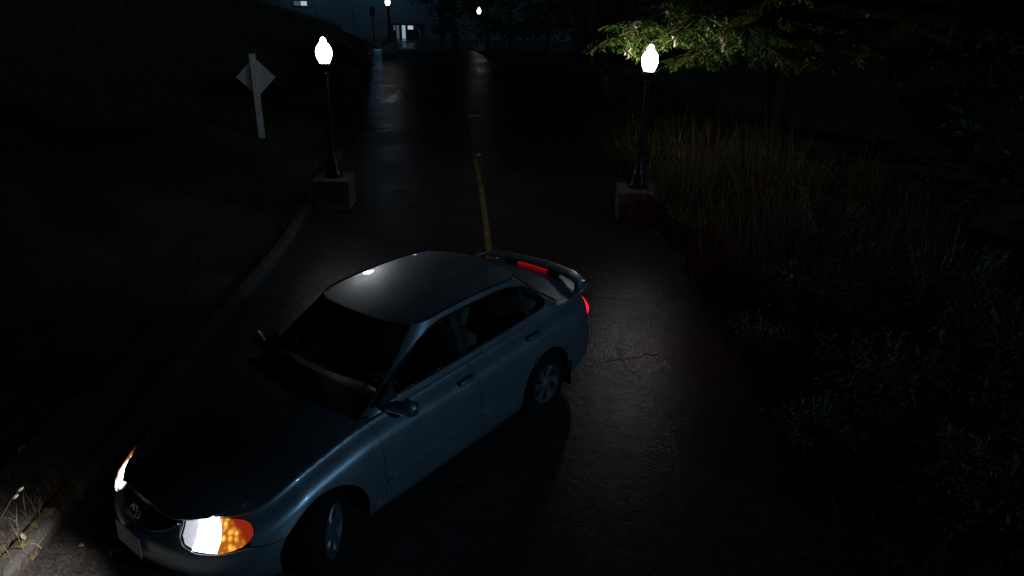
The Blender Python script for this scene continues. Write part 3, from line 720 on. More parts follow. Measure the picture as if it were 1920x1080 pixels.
def amber_material():
    m = bpy.data.materials.new('amber_lens'); m.use_nodes = True
    nt = m.node_tree; N = nt.nodes; L = nt.links; p = N['Principled BSDF']
    tc = N.new('ShaderNodeTexCoord'); mp = N.new('ShaderNodeMapping'); mp.inputs['Scale'].default_value = (1.0, 1.0, 0.55)
    L.new(tc.outputs['Object'], mp.inputs['Vector'])
    v = N.new('ShaderNodeTexVoronoi'); v.inputs['Scale'].default_value = 30; L.new(mp.outputs[0], v.inputs['Vector'])
    r = N.new('ShaderNodeValToRGB'); cr = r.color_ramp
    cr.elements[0].position = 0.10; cr.elements[0].color = (1.6, 0.95, 0.22, 1); cr.elements[1].position = 0.62; cr.elements[1].color = (0.34, 0.085, 0.008, 1)
    e = cr.elements.new(0.30); e.color = (0.90, 0.42, 0.04, 1)
    L.new(v.outputs['Distance'], r.inputs['Fac'])
    # the moulded lens turns red towards its outer end
    sx = N.new('ShaderNodeSeparateXYZ'); L.new(tc.outputs['Object'], sx.inputs[0])
    mr = N.new('ShaderNodeMapRange'); mr.interpolation_type = 'SMOOTHSTEP'
    mr.inputs[1].default_value = 1.745; mr.inputs[2].default_value = 1.795; mr.inputs[3].default_value = 0.0; mr.inputs[4].default_value = 1.0
    L.new(sx.outputs['X'], mr.inputs[0])
    mx = N.new('ShaderNodeMix'); mx.data_type = 'RGBA'; L.new(mr.outputs[0], mx.inputs[0])
    mx.inputs[6].default_value = (0.20, 0.012, 0.004, 1); L.new(r.outputs['Color'], mx.inputs[7]); L.new(mx.outputs[2], p.inputs['Emission Color'])
    p.inputs['Base Color'].default_value = (0.45, 0.10, 0.01, 1); p.inputs['Roughness'].default_value = 0.12; p.inputs['Coat Weight'].default_value = 1.0
    p.inputs['Emission Strength'].default_value = 1.25
    return m
M['amber'] = amber_material()

CAR_YAW = -2.2309
car = empty('parked_car', (-1.065, 5.286, 0.012), 'silver blue four-door saloon car with lit headlights turning across the dark road', 'car')
car.rotation_euler = (R(1.0), R(0.6), CAR_YAW); car.name = 'saloon_car'

def hermite(xs_, ys_):
    xs_ = np.array(xs_, float); ys_ = np.array(ys_, float)
    d = np.diff(ys_) / np.diff(xs_); mm = np.zeros(len(xs_)); mm[0] = d[0]; mm[-1] = d[-1]
    for i in range(1, len(xs_) - 1):
        mm[i] = 0 if d[i - 1] * d[i] <= 0 else 2 * d[i - 1] * d[i] / (d[i - 1] + d[i])
    def f(x):
        x = min(max(x, xs_[0]), xs_[-1]); i = int(min(np.searchsorted(xs_, x, side='right') - 1, len(xs_) - 2)); i = max(i, 0)
        h = xs_[i + 1] - xs_[i]; t = (x - xs_[i]) / h
        return ((1 + 2 * t) * (1 - t) ** 2 * ys_[i] + t * (1 - t) ** 2 * h * mm[i] + t * t * (3 - 2 * t) * ys_[i + 1] + t * t * (t - 1) * h * mm[i + 1])
    return f
W0 = 0.847
XA, XB = -1.35, 1.25                      # straight part of the flank
zc = hermite([-2.3, -2.1, -1.8, -1.5, -0.8, 0.5, 0.8, 1.1, 1.4, 1.7, 1.90, 2.02, 2.14], [0.955, 0.985, 1.0, 1.01, 1.0, 0.985, 0.972, 0.925, 0.863, 0.787, 0.723, 0.680, 0.61])
def zcap(x, y): return zc(x) - 0.085 * (abs(y) / 0.73) ** 2.4 * (1.0 if x < 1.3 else 1.0 + 0.75 * smoothstep(1.3, 1.75, x))
xF = hermite([0.18, 0.28, 0.40, 0.49, 0.535, 0.58, 0.70, 0.85], [2.06, 2.11, 2.135, 2.128, 2.105, 2.07, 2.03, 1.98])
xR = hermite([0.18, 0.32, 0.50, 0.57, 0.61, 0.85, 1.0], [-2.24, -2.325, -2.33, -2.31, -2.265, -2.235, -2.20])
d_low = hermite([0.16, 0.22, 0.30, 0.42, 0.60, 0.75, 1.0], [0.080, 0.042, 0.020, 0.008, 0.0, 0.004, 0.02])
_th = np.linspace(R(62), 0, 40); _rr = 0.125
_tt = _rr * (math.sin(R(62)) - np.sin(_th)); _dd = _rr * (np.cos(_th[-1]) - np.cos(_th))
# shoulder: a rolled edge of 12.5 cm radius easing into the flank
def d_up(t):
    base = float(np.interp(t, _tt, _dd)) if t < _tt[-1] else 0.0
    lin = 0.055 * (max(0.0, 1 - t / 0.30)) ** 2.2
    return base + lin
# arc tables (normalised outline of nose and tail), parameterised by length
def arc_table(a, b, L_):
    th = np.linspace(0, PI / 2, 1500); xi = np.sin(th) ** (2 / a); et = np.cos(th) ** (2 / b)
    s = np.concatenate([[0], np.cumsum(np.hypot(np.diff(xi) * L_, np.diff(et) * W0))])
    return s, xi, et
FS, FX, FE = arc_table(3.0, 1.8, 0.84); RS, RX, RE = arc_table(5.0, 2.0, 0.95)
AF = XB + FS[-1]; AR = XA - RS[-1]
def outline(a):
    """a -> (kind, xi, eta)"""
    if a > XB: s = min(a - XB, FS[-1]); return 1, float(np.interp(s, FS, FX)), float(np.interp(s, FS, FE))
    if a < XA: s = min(XA - a, RS[-1]); return -1, float(np.interp(s, RS, RX)), float(np.interp(s, RS, RE))
    return 0, 0.0, 1.0
def barrel(x): return W0 - 0.010 * (x / 1.3) ** 2 - (0.012 * smoothstep(-0.6, -2.0, x) if x < -0.6 else 0)
def top_pt(a):
    k, xi, et = outline(a)
    if k == 0: x = a; y = barrel(x) - 0.122
    elif k == 1: x = XB + (1.995 - XB) * xi; y = (barrel(XB) - 0.122) * et
    else: x = XA - (XA + 2.18) * xi; y = (barrel(XA) - 0.122) * et
    return x, y
def zsh(a): return zcap(*top_pt(a))
def skin(a, z, side=1):
    k, xi, et = outline(a); zs = zsh(a); d = d_low(z) + d_up(max(0.0, zs - z))
    xt, yt = top_pt(a)
    if k == 0: x = a; y = barrel(x) - d
    elif k == 1: xm = xF(z) - d * 0.9 * smoothstep(0.0, 0.3, xi); x = XB + (xm - XB) * xi; y = (barrel(XB) - d) * et
    else: xm = xR(z) + d * 0.7; x = XA + (xm - XA) * xi; y = (barrel(XA) - d) * et
    t = max(0.0, 1 - (zs - z) / 0.14) ** 2 if zs > z else 1.0     # ease onto the cap outline at the shoulder
    return Vector((x + (xt - x) * t, side * (y + (yt - y) * t), z))
_D0 = float(_dd[0]) + 0.055
# profile length measured down from the shoulder: keeps the triangles even over the rolled edge
_ts = np.concatenate([np.linspace(0, 0.3, 301), [1.2]]); _ds = np.array([d_up(t) for t in _ts])
_ss = np.concatenate([[0], np.cumsum(np.hypot(np.diff(_ts), np.diff(_ds)))])
def w_of(a, z): t = zsh(a) - z; return -float(np.interp(max(t, 0.0), _ts, _ss)) + zsh(a)
def warp_s(a, z): return (a, w_of(a, z))
def z_of(a, w): s_ = zsh(a) - w; return zsh(a) - float(np.interp(max(s_, 0.0), _ss, _ts))
def aX(x):
    """skin parameter whose mid-height point has this x"""
    if XA <= x <= XB: return x
    if x > XB: return XB + float(np.interp((x - XB) / (2.06 - XB), FX, FS))
    return XA - float(np.interp((XA - x) / (XA + 2.31), RX, RS))
def aFY(y): return XB + float(np.interp(-y / W0, -FE, FS))       # by half width on the nose
def aRY(y): return XA - float(np.interp(-y / W0, -RE, RS))

def poly_area(P): return 0.5 * sum(P[i][0] * P[(i + 1) % len(P)][1] - P[(i + 1) % len(P)][0] * P[i][1] for i in range(len(P)))
def densify(P, step):
    out = []
    for i in range(len(P)):
        a = P[i]; b = P[(i + 1) % len(P)]; L_ = math.hypot(b[0] - a[0], b[1] - a[1]); n = max(1, int(math.ceil(L_ / step)))
        for k in range(n): out.append((a[0] + (b[0] - a[0]) * k / n, a[1] + (b[1] - a[1]) * k / n))
    return out
def inset_poly(P, g):
    s = 1 if poly_area(P) > 0 else -1; out = []; n = len(P)
    for i in range(n):
        a = Vector(P[i - 1]); b = Vector(P[i]); c = Vector(P[(i + 1) % n])
        d1 = (b - a); d2 = (c - b)
        if d1.length < 1e-9 or d2.length < 1e-9: out.append(P[i]); continue
        d1.normalize(); d2.normalize()
        n1 = Vector((-d1.y, d1.x)) * s; n2 = Vector((-d2.y, d2.x)) * s
        m_ = n1 + n2
        if m_.length < 1e-6: m_ = n1
        m_.normalize(); c_ = max(0.5, m_.dot(n1))
        q = b + m_ * (g / c_); out.append((q.x, q.y))
    return out
def inside(P, x, y):
    c = False; n = len(P); j = n - 1
    for i in range(n):
        if ((P[i][1] > y) != (P[j][1] > y)) and (x < (P[j][0] - P[i][0]) * (y - P[i][1]) / (P[j][1] - P[i][1]) + P[i][0]): c = not c
        j = i
    return c
def dist_poly(PA, x, y):
    q = np.array((x, y)); A = PA; B = np.roll(PA, -1, 0); d = B - A
    t = np.clip(((q - A) * d).sum(1) / np.maximum((d * d).sum(1), 1e-12), 0, 1)
    return np.sqrt((((A + d * t[:, None]) - q) ** 2).sum(1).min())
def dome(o0, h): return lambda d: o0 + h * (1 - math.exp(-d / 0.03))
def panel(name, P, fn, m, parent, holes=(), step=0.05, gap=0.0022, off=0.0, flange=0.014, flip=False, bstep=None, warp=None):
    """sheet over the region P of a surface fn(u, v), with its edge turned inwards"""
    bstep = bstep or step * 0.6
    P = densify(inset_poly(P, gap) if gap else list(P), bstep)
    H = [densify(inset_poly(h, -gap) if gap else list(h), bstep) for h in holes]
    if warp: P = [warp(*q) for q in P]; H = [[warp(*q) for q in h] for h in H]
    loops = [P] + H
    V2 = []; E = []
    for lp in loops:
        o = len(V2); V2 += lp; E += [(o + i, o + (i + 1) % len(lp)) for i in range(len(lp))]
    arrs = [np.array(lp) for lp in loops]
    A = arrs[0]; x0, y0 = A.min(0); x1, y1 = A.max(0)
    for i, gx in enumerate(np.arange(x0 + step / 2, x1, step)):
        for gy in np.arange(y0 + step / 2 + (step / 2 if i % 2 else 0), y1, step):
            if inside(P, gx, gy) and not any(inside(h, gx, gy) for h in H) and min(dist_poly(a, gx, gy) for a in arrs) > step * 0.42: V2.append((gx, gy))
    r = delaunay_2d_cdt([Vector(v) for v in V2], E, [], 0, 1e-7)
    verts, faces = r[0], r[2]
    keep = []
    for f in faces:
        cx = sum(verts[i].x for i in f) / len(f); cy = sum(verts[i].y for i in f) / len(f)
        if inside(P, cx, cy) and not any(inside(h, cx, cy) for h in H): keep.append(list(f))
    e = 0.003; V = []; Nn = []
    for v in verts:
        p = fn(v.x, v.y); du = fn(v.x + e, v.y) - fn(v.x - e, v.y); dv = fn(v.x, v.y + e) - fn(v.x, v.y - e)
        n = du.cross(dv)
        n = n.normalized() if n.length > 1e-12 else Vector((0, 0, 1))
        if flip: n = -n
        of_ = off if not callable(off) else off(min(dist_poly(arrs[0], v.x, v.y), 0.2))
        V.append(p + n * of_); Nn.append(n)
    for f in keep:
        a, b, c = V[f[0]], V[f[1]], V[f[2]]
        if (b - a).cross(c - a).dot(Nn[f[0]]) < 0: f.reverse()
    if flange:
        cnt = {}
        for f in keep:
            for i in range(len(f)):
                k = (f[i], f[(i + 1) % len(f)]); cnt[k] = 1
        be = [k for k in cnt if (k[1], k[0]) not in cnt]
        idx = {}
        for (a, b) in be:
            for q in (a, b):
                if q not in idx:
                    idx[q] = (len(V), len(V) + 1)
                    V.append(V[q].copy()); Nn.append(None); V.append(V[q] - Nn[q] * flange); Nn.append(None)
        for (a, b) in be:
            A_, B_ = idx[a], idx[b]; keep.append([B_[0], A_[0], A_[1], B_[1]])
            en = (V[b] - V[a]).cross(Nn[a])
            for q in (a, b):
                for w in idx[q]: Nn[w] = en if Nn[w] is None else Nn[w] + en
        Nn = [(-n).normalized() if False else (n.normalized() if n.length > 1e-12 else Vector((0, 0, 1))) for n in Nn]
    return mesh_obj(name, V, keep, m, parent, True, Nn)

WF, WR_ = 1.2325, -1.2325; WZ = 0.298; ARCH = 0.345
def arch_pts(xw, a0, a1, n=22, r=ARCH): return [(xw + r * math.cos(a), WZ + 0.012 + r * math.sin(a)) for a in np.linspace(a0, a1, n)]
ZB = 0.185
def xz(P): return [(aX(x), z) for (x, z) in P]
def arch_at(xw, z, front):
    s = math.asin(min(1, (z - WZ - 0.012) / ARCH)); return PI - s if not front else s
zlow = lambda a: zsh(a) - 0.0005
def skin_l(a, w): return skin(a, z_of(a, w), 1)
def skin_r(a, w): return skin(a, z_of(a, w), -1)
def top_run(a0, a1, n=14): return [(a, zsh(a)) for a in np.linspace(a0, a1, n)]

AHO = aX(1.73)                               # outer end of the lamp cluster
def side_panels(side):
    fn = skin_l if side > 0 else skin_r; fl = side > 0
    kw = dict(parent=car, flip=fl, step=0.034, warp=warp_s)
    # front wing: over the arch, up to the shoulder
    s_b = math.asin((0.503 - WZ - 0.012) / ARCH)
    P = xz([(0.735, 0.285), (WF - ARCH * math.cos(math.asin((0.0) / ARCH)), 0.285)]) + xz(arch_pts(WF, PI, s_b, 26))
    P += [(aX(1.63), 0.503), (AHO - 0.02, 0.520), (AHO + 0.0, 0.550), (AHO - 0.03, 0.610), (AHO + 0.0, 0.645), (AHO + 0.06, 0.665), (AHO + 0.12, 0.672)]
    P += top_run(AHO + 0.13, 0.76, 18)
    P += [(0.74, 0.80), (0.735, 0.55)]
    panel('front_wing', P, fn, M['paint'], **kw)
    # doors
    fd = [(0.735, 0.285), (0.735, 0.55), (0.74, 0.80), (0.76, zsh(0.76))] + top_run(0.70, -0.27, 12)[0:] + [(-0.29, 0.80), (-0.30, 0.55), (-0.28, 0.285)]
    d1 = panel('front_door', fd, fn, M['paint'], **kw)
    rd = [(-0.28, 0.285), (-0.30, 0.55), (-0.29, 0.80), (-0.27, zsh(-0.27))] + top_run(-0.33, -1.22, 12) + [(-1.17, 0.80), (-1.06, 0.66)]
    s_d = PI * 0.30
    rd += arch_pts(WR_ + 0.012, s_d, 0.02, 10, ARCH + 0.006) + [(-0.88, 0.285)]
    d2 = panel('rear_door', rd, fn, M['paint'], **kw)
    # rear quarter
    s_b2 = math.asin((0.55 - WZ - 0.012) / ARCH)
    q = arch_pts(WR_, s_d, PI - s_b2, 18) + [(aX(-1.70), 0.55), (aX(-2.02), 0.565), (aX(-2.09), 0.602), (aX(-2.084), 0.664), (aX(-2.064), 0.686), (aX(-2.058), 0.71), (aX(-2.058), 0.74), (aX(-2.064), 0.763), (aX(-2.084), 0.786), (aX(-2.07), 0.80), (aX(-2.07), zsh(aX(-2.07)))]
    q += top_run(aX(-2.0), -1.24, 14) + [(-1.22, zsh(-1.22) - 0.002), (-1.17, 0.80), (-1.06, 0.66)]
    panel('rear_quarter', q, fn, M['paint'], **kw)
    # sill
    sl = [(-0.885, 0.195), (-0.885, 0.283), (0.885, 0.283), (0.885, 0.195)]
    si = panel('sill', sl, fn, M['paint'], **kw)
    V, F = tube([skin(x_, 0.279, side) + Vector((0, side * 0.004, 0)) for x_ in np.linspace(-0.86, 0.86, 20)], 0.006, 5); mesh_obj('sill_highlight', V, F, M['alloy'], si, True)  # bright tube drawn in as the highlight along the sill edge
    # rubbing strips on the doors
    for dn, (x0, x1) in ((d1, (-0.265, 0.72)), (d2, (-0.84, -0.315))):
        st = panel('rubbing_strip', [(x0, 0.425), (x1, 0.425), (x1, 0.465), (x0, 0.465)], fn, M['paint'], car, flip=fl, warp=warp_s, off=0.016, flange=0.018, step=0.03, gap=0.002)
        st.parent = dn
        V, F = tube([skin(x_, 0.462, side) + Vector((0, side * 0.016, 0)) for x_ in np.linspace(x0 + 0.01, x1 - 0.01, 14)], 0.0055, 5); mesh_obj('strip_highlight', V, F, M['alloy'], st, True)  # pale metal tube added as the highlight on the strip's edge
    # inner shell behind the gaps
    inn = [(AR + 0.02, 0.22), (WR_ - ARCH - 0.02, 0.22)] + arch_pts(WR_, PI, 0, 22, ARCH + 0.012) + [(WR_ + ARCH + 0.02, 0.22), (WF - ARCH - 0.02, 0.22)] + \
        xz(arch_pts(WF, PI, 0, 22, ARCH + 0.012)) + [(aX(1.62), 0.22), (AF - 0.02, 0.22), (AF - 0.02, 0.66)] + top_run(AF - 0.06, AR + 0.06, 60)
    inn = [(a, min(z, zsh(a) - 0.03)) for (a, z) in inn]
    panel('inner_shell', inn, fn, M['underside'], car, flip=fl, warp=warp_s, off=-0.022, flange=0, step=0.09, gap=0)
    # handles
    for dn, hx, hz in ((d1, -0.165, 0.815), (d2, -1.055, 0.835)):
        c = skin(hx, hz, side); bm = bmesh.new()
        add_box(bm, -0.088, 0.088, -0.004, 0.006, -0.034, 0.034, 0.004, Matrix.Translation(c))
        h = bm_obj('handle_recess', bm, M['trim'], dn)
        bm = bmesh.new(); add_box(bm, -0.082, 0.082, -0.012, 0.012, -0.016, 0.018, 0.006, Matrix.Translation(c + Vector((0, side * 0.016, 0.010))))
        bm_obj('handle', bm, M['paint'], dn, True)
    # lamp cluster
    yi, ym = 0.385, 0.628
    ai, am = aFY(yi), aFY(ym)
    zt_ = lambda a: zsh(a) - 0.006 if a > am + 0.0 else zsh(a) - 0.006
    hl = [(ai - 0.0, 0.575), (ai - 0.05, 0.540), (ai - 0.14, 0.511), (am, 0.503)] + [(am, zt_(am))] + [(a, zt_(a)) for a in np.linspace(am + 0.04, ai - 0.05, 8)] + [(ai - 0.005, zt_(ai) - 0.02)]
    hp = panel('headlight', hl, fn, M['lens'], car, flip=fl, warp=warp_s, off=dome(0.003, 0.022), flange=0.004, step=0.03, gap=0.001)
    split = ai - 0.115
    rf = [(split, 0.522), (am + 0.004, 0.508), (am + 0.004, zt_(am) - 0.004)] + [(a, zt_(a) - 0.005) for a in np.linspace(am + 0.04, split, 6)]
    panel('bulb_bowl', rf, fn, M['head_on'], hp, flip=fl, warp=warp_s, off=dome(-0.006, 0.020), flange=0.0, step=0.03, gap=0)
    rf = [(ai - 0.008, 0.580), (ai - 0.05, 0.547), (split + 0.002, 0.528), (split + 0.002, zt_(split) - 0.006), (ai - 0.012, zt_(ai) - 0.024)]
    panel('inner_reflector', rf, fn, M['head_dim'], hp, flip=fl, warp=warp_s, off=dome(-0.012, 0.016), flange=0.0, step=0.025, gap=0)
    split2 = AHO + 0.075
    top2 = lambda a: min(zt_(a), 0.665 + 0.08 * max(0.0, a - AHO - 0.06))
    t1 = [(am - 0.003, 0.504), (AHO + 0.10, 0.514), (AHO + 0.04, 0.529), (AHO + 0.0, 0.553), (AHO - 0.02, 0.582), (AHO - 0.024, 0.610), (AHO - 0.012, 0.634), (AHO + 0.015, 0.651), (AHO + 0.06, 0.662), (split2 + 0.02, top2(split2 + 0.02))]
    t1 += [(a, top2(a)) for a in np.linspace(split2 + 0.06, am - 0.003, 5)]
    panel('turn_signal', t1, fn, M['amber'], car, flip=fl, warp=warp_s, off=dome(0.002, 0.014), flange=0.006, step=0.022, gap=0.001)
    # tail lamp
    a0, a1, a2 = aX(-2.03), aX(-2.12), aRY(0.44)
    r1 = [(aX(-2.085), 0.665), (aX(-2.066), 0.685), (aX(-2.06), 0.71), (aX(-2.06), 0.74), (aX(-2.066), 0.762), (aX(-2.085), 0.785), (a2, 0.848), (a2, 0.61)]
    panel('tail_light', r1, fn, M['red_lens'], car, flip=fl, warp=warp_s, off=dome(0.004, 0.03), flange=0.016, step=0.04, gap=0.002)
side_panels(1); side_panels(-1)

# bumpers run round nose and tail: u = signed distance from the centre line
def skin_f(u, z): a = AF - abs(u); return skin(a, min(z, zsh(a)), 1 if u >= 0 else -1)
def skin_fw(u, w): a = AF - abs(u); return skin(a, z_of(a, w), 1 if u >= 0 else -1)
def warp_f(u, z): return (u, w_of(AF - abs(u), z))
def skin_b(u, z): a = AR + abs(u); return skin(a, z_of(a, z), 1 if u >= 0 else -1)
def warp_b(u, z): return (u, w_of(AR + abs(u), z))
def sym(P): return P + [(-u, z) for (u, z) in reversed(P) if abs(u) > 1e-9]
uf = lambda x: AF - aX(x); ub = lambda x: aX(x) - AR
arc_f = [(uf(WF + ARCH * math.cos(a)), WZ + 0.012 + ARCH * math.sin(a)) for a in np.linspace(-0.30, math.asin((0.500 - WZ - 0.012) / ARCH), 10)]
ugi = AF - aFY(0.36)
gr_lo = 0.590
fb = [(0.0, 0.20), (0.5, 0.20), (uf(1.60), 0.205)] + arc_f + [(uf(1.63), 0.500), (uf(1.73), 0.516), (AF - aFY(0.66), 0.500), (AF - aFY(0.52), 0.507), (AF - aFY(0.43), 0.537), (AF - aFY(0.38), 0.575), (AF - aFY(0.365), 0.632), (AF - aFY(0.335), 0.632), (AF - aFY(0.26), 0.585), (AF - aFY(0.18), 0.566), (0.0, 0.558)]
fbo = panel('front_bumper', sym(fb), skin_f, M['paint'], car, step=0.04)
be = [(u, 0.636) for u in np.linspace(-0.385, 0.385, 15)]
be += [(u, zsh(AF - abs(u))) for u in np.linspace(0.385, -0.385, 15)]
panel('bonnet_edge', be, skin_fw, M['paint'], car, step=0.03, warp=warp_f)
lip = []
for u in np.linspace(-0.36, 0.36, 41):
    z_ = 0.560 + 0.070 * max(0, (abs(u) - 0.12) / 0.24) ** 2.2
    lip.append(skin_f(u, z_) + Vector((0.004, 0, 0)))
V, F = tube(lip, 0.007, 6); mesh_obj('grille_lip', V, F, M['chrome'], fbo, True)
V, F = merge(*[tube([skin_f(u, z_) + Vector((-0.035, 0, 0)) for u in np.linspace(-w, w, 15)], 0.006, 5) for z_, w in ((0.585, 0.22), (0.610, 0.29), (0.632, 0.33))])
mesh_obj('grille_bars', V, F, M['trim'], car, True)
# lower intake
it = panel('lower_intake', sym([(0.0, 0.25), (0.42, 0.255), (0.46, 0.30), (0.44, 0.345), (0.0, 0.35)]), skin_f, M['trim'], car, off=0.003, flange=0.004, step=0.06)
rbp = [(0.0, 0.21), (0.6, 0.21), (ub(-1.62), 0.215)] + [(ub(WR_ - ARCH * math.cos(a)), WZ + 0.012 + ARCH * math.sin(a)) for a in np.linspace(-0.28, math.asin((0.545 - WZ - 0.012) / ARCH), 10)] + [(ub(-1.70), 0.548), (ub(-2.02), 0.563), (ub(-2.1), 0.60), (0.0, 0.602)]
panel('rear_bumper', sym(rbp), skin_b, M['paint'], car, flip=True, warp=warp_b, step=0.045)
panel('tail_panel', sym([(0.0, 0.606), (AR * -1 + aRY(0.43), 0.606), (AR * -1 + aRY(0.43), 0.853), (AR * -1 + aX(-2.071), 0.806), (AR * -1 + aX(-2.07), zsh(aX(-2.07)))] + [(u, zsh(AR + u)) for u in np.linspace(aX(-2.07) - AR - 0.03, 0.0, 10)]), skin_b, M['paint'], car, flip=True, warp=warp_b, step=0.035)

# number plate on the bumper
bm = bmesh.new(); add_box(bm, -0.006, 0.0, -0.153, 0.153, -0.076, 0.076, 0.003)
o = bm_obj('number_plate', bm, M['plate'], car); o.location = (2.142, 0, 0.465); o.rotation_euler = (0, R(-4), 0)
# emblem: three interlocking ovals on the grille
def oval(ry_, rz_, cz=0.0): return tube([(0, ry_ * math.cos(t), cz + rz_ * math.sin(t)) for t in np.linspace(0, 2 * PI, 28, endpoint=False)], 0.0055, 5, True)
V, F = merge(oval(0.058, 0.040), oval(0.019, 0.040), oval(0.036, 0.014, 0.022))
o = mesh_obj('emblem', V, F, M['chrome'], car, True); o.location = (2.062, 0, 0.632); o.rotation_euler = (0, R(-22), 0)
bm = bmesh.new(); add_box(bm, -0.012, -0.003, -0.05, 0.05, -0.036, 0.036, 0.004); q = bm_obj('emblem_back', bm, M['trim'], o)

# bonnet, wing tops, scuttle, boot lid: regions of the cap surface seen from above
def cap(x, y): return Vector((x, y, zcap(x, y)))
top_out = [top_pt(a) for a in np.linspace(0.70, AF, 90)]
def Ytop(x): 
    xs_ = [p[0] for p in top_out]; return float(np.interp(x, xs_, [p[1] for p in top_out]))
he = hermite([0.75, 1.2, 1.62, 1.83, 1.94, 1.99], [0.665, 0.665, 0.60, 0.50, 0.38, 0.24])
hood = [(x, he(x)) for x in np.linspace(0.80, 1.92, 18)] + [(1.985, 0.30), (1.992, 0.20), (1.994, 0.1), (1.994, 0.0)]
hood = hood + [(x, -y) for (x, y) in reversed(hood[:-1])]
hood += [(0.86, -0.45), (0.90, -0.2), (0.91, 0), (0.90, 0.2), (0.86, 0.45)]
panel('bonnet', hood, cap, M['paint'], car, step=0.06, gap=0.003)
for s in (1, -1):
    e = [(x, s * he(x)) for x in np.linspace(0.76, 1.92, 18)] + [(1.985, s * 0.30)]
    o_ = [(top_pt(a)[0], s * top_pt(a)[1]) for a in np.linspace(AF - 0.30, 0.76, 40)]
    o_ = [p for p in o_ if p[0] < 1.98]
    panel('wing_top', e + o_, cap, M['paint'], car, step=0.05, gap=0.0015, flange=0.01)
# scuttle and wiper tray
sc_ = [(0.80, 0.663), (0.86, 0.45), (0.90, 0.2), (0.91, 0), (0.90, -0.2), (0.86, -0.45), (0.80, -0.663), (0.62, -0.70), (0.60, -0.60), (0.60, 0.60), (0.62, 0.70)]
panel('scuttle', sc_, lambda x, y: Vector((x, y, zcap(x, y) - 0.012)), M['trim'], car, step=0.07, flange=0.01)
tp_r = [top_pt(a) for a in np.linspace(-1.24, AR, 70)]
bl = [(-1.62, 0.60), (-1.58, 0.64)] + [(x, y - 0.055) for (x, y) in tp_r if x < -1.62 and y > 0.60] + [(-2.165, 0.55), (-2.175, 0.3), (-2.178, 0)]
bl = bl + [(x, -y) for (x, y) in reversed(bl[:-1])]
panel('boot_lid', bl, cap, M['paint'], car, step=0.06, gap=0.003)
for s in (1, -1):
    e = [(-1.20, s * 0.60), (-1.58, s * 0.64)] + [(x, s * (y - 0.055)) for (x, y) in tp_r if x < -1.62 and y > 0.60] + [(-2.165, s * 0.55), (-2.172, s * 0.3)]
    o_ = [(x, s * y) for (x, y) in reversed(tp_r) if 0.3 < y]
    panel('rear_deck_edge', e + o_, cap, M['paint'], car, step=0.05, gap=0.001, flange=0.008)

# cabin
CS, CX, CE = arc_table(4.0, 2.2, 0.6)
CS = CS / CS[-1]
def zroof(x, y): return 1.385 - 0.045 * (y / 0.56) ** 2 - 0.042 * ((x + 0.50) / 0.70) ** 2
def g_par(h):
    h = min(max(h, -0.1), 1.1)
    b = h + 0.10 * h * (1 - h)
    return dict(w=0.715 + (0.555 - 0.715) * (h ** 1.25 if h > 0 else h), xsf=0.42 + (-0.18 - 0.42) * h, xf=0.985 + (0.215 - 0.985) * b,
                xsr=-1.36 + (-0.90 + 1.36) * h, xr=-1.76 + (-1.25 + 1.76) * (h - 0.06 * h * (1 - h)))
def cab(s, h, side=1):
    g_ = g_par(h)
    if s <= 1: xi, et = float(np.interp(1 - s, CS, CX)), float(np.interp(1 - s, CS, CE)); x = g_['xsr'] + (g_['xr'] - g_['xsr']) * xi; y = g_['w'] * et
    elif s >= 2: xi, et = float(np.interp(s - 2, CS, CX)), float(np.interp(s - 2, CS, CE)); x = g_['xsf'] + (g_['xf'] - g_['xsf']) * xi; y = g_['w'] * et
    else: x = g_['xsr'] + (g_['xsf'] - g_['xsr']) * (s - 1); y = g_['w']
    z0 = 0.88 if x > -1.2 else 0.93
    z0 = 0.88 + 0.05 * smoothstep(-1.0, -1.5, x)
    return Vector((x, side * y, z0 + (zroof(x, y) - z0) * h))
def sh_from_xz(x, z):
    """cabin side parameters of a point seen from the side"""
    s, h = 1.5, 0.5
    for _ in range(40):
        lo, hi = 0.02, 2.98
        for _ in range(40):
            mid = (lo + hi) / 2
            if cab(mid, h).x < x: lo = mid
            else: hi = mid
        s = (lo + hi) / 2
        p = cab(s, h); q = cab(s, h + 0.01); h += (z - p.z) / ((q.z - p.z) / 0.01) * 0.8
    return s, h
def s_from_et(et, front): 
    t = float(np.interp(-et, -CE, CS)); return 2 + t if front else 1 - t
ws_e = lambda h: 0.90 - 0.0 * h
def edge_pts(front, h0, h1, n=8): return [(s_from_et(ws_e(h), front), h) for h in np.linspace(h0, h1, n)]
DLO = [(0.600, 0.958), (0.30, 0.955), (-0.27, 0.962), (-0.80, 0.972), (-1.24, 0.985), (-1.345, 1.00), (-1.39, 1.035), (-1.365, 1.085), (-1.27, 1.165), (-1.16, 1.225), (-1.02, 1.262), (-0.84, 1.283), (-0.45, 1.293), (-0.16, 1.288), (-0.01, 1.262), (0.11, 1.215), (0.35, 1.095), (0.545, 0.985)]
DSH = [sh_from_xz(x, z) for (x, z) in DLO]
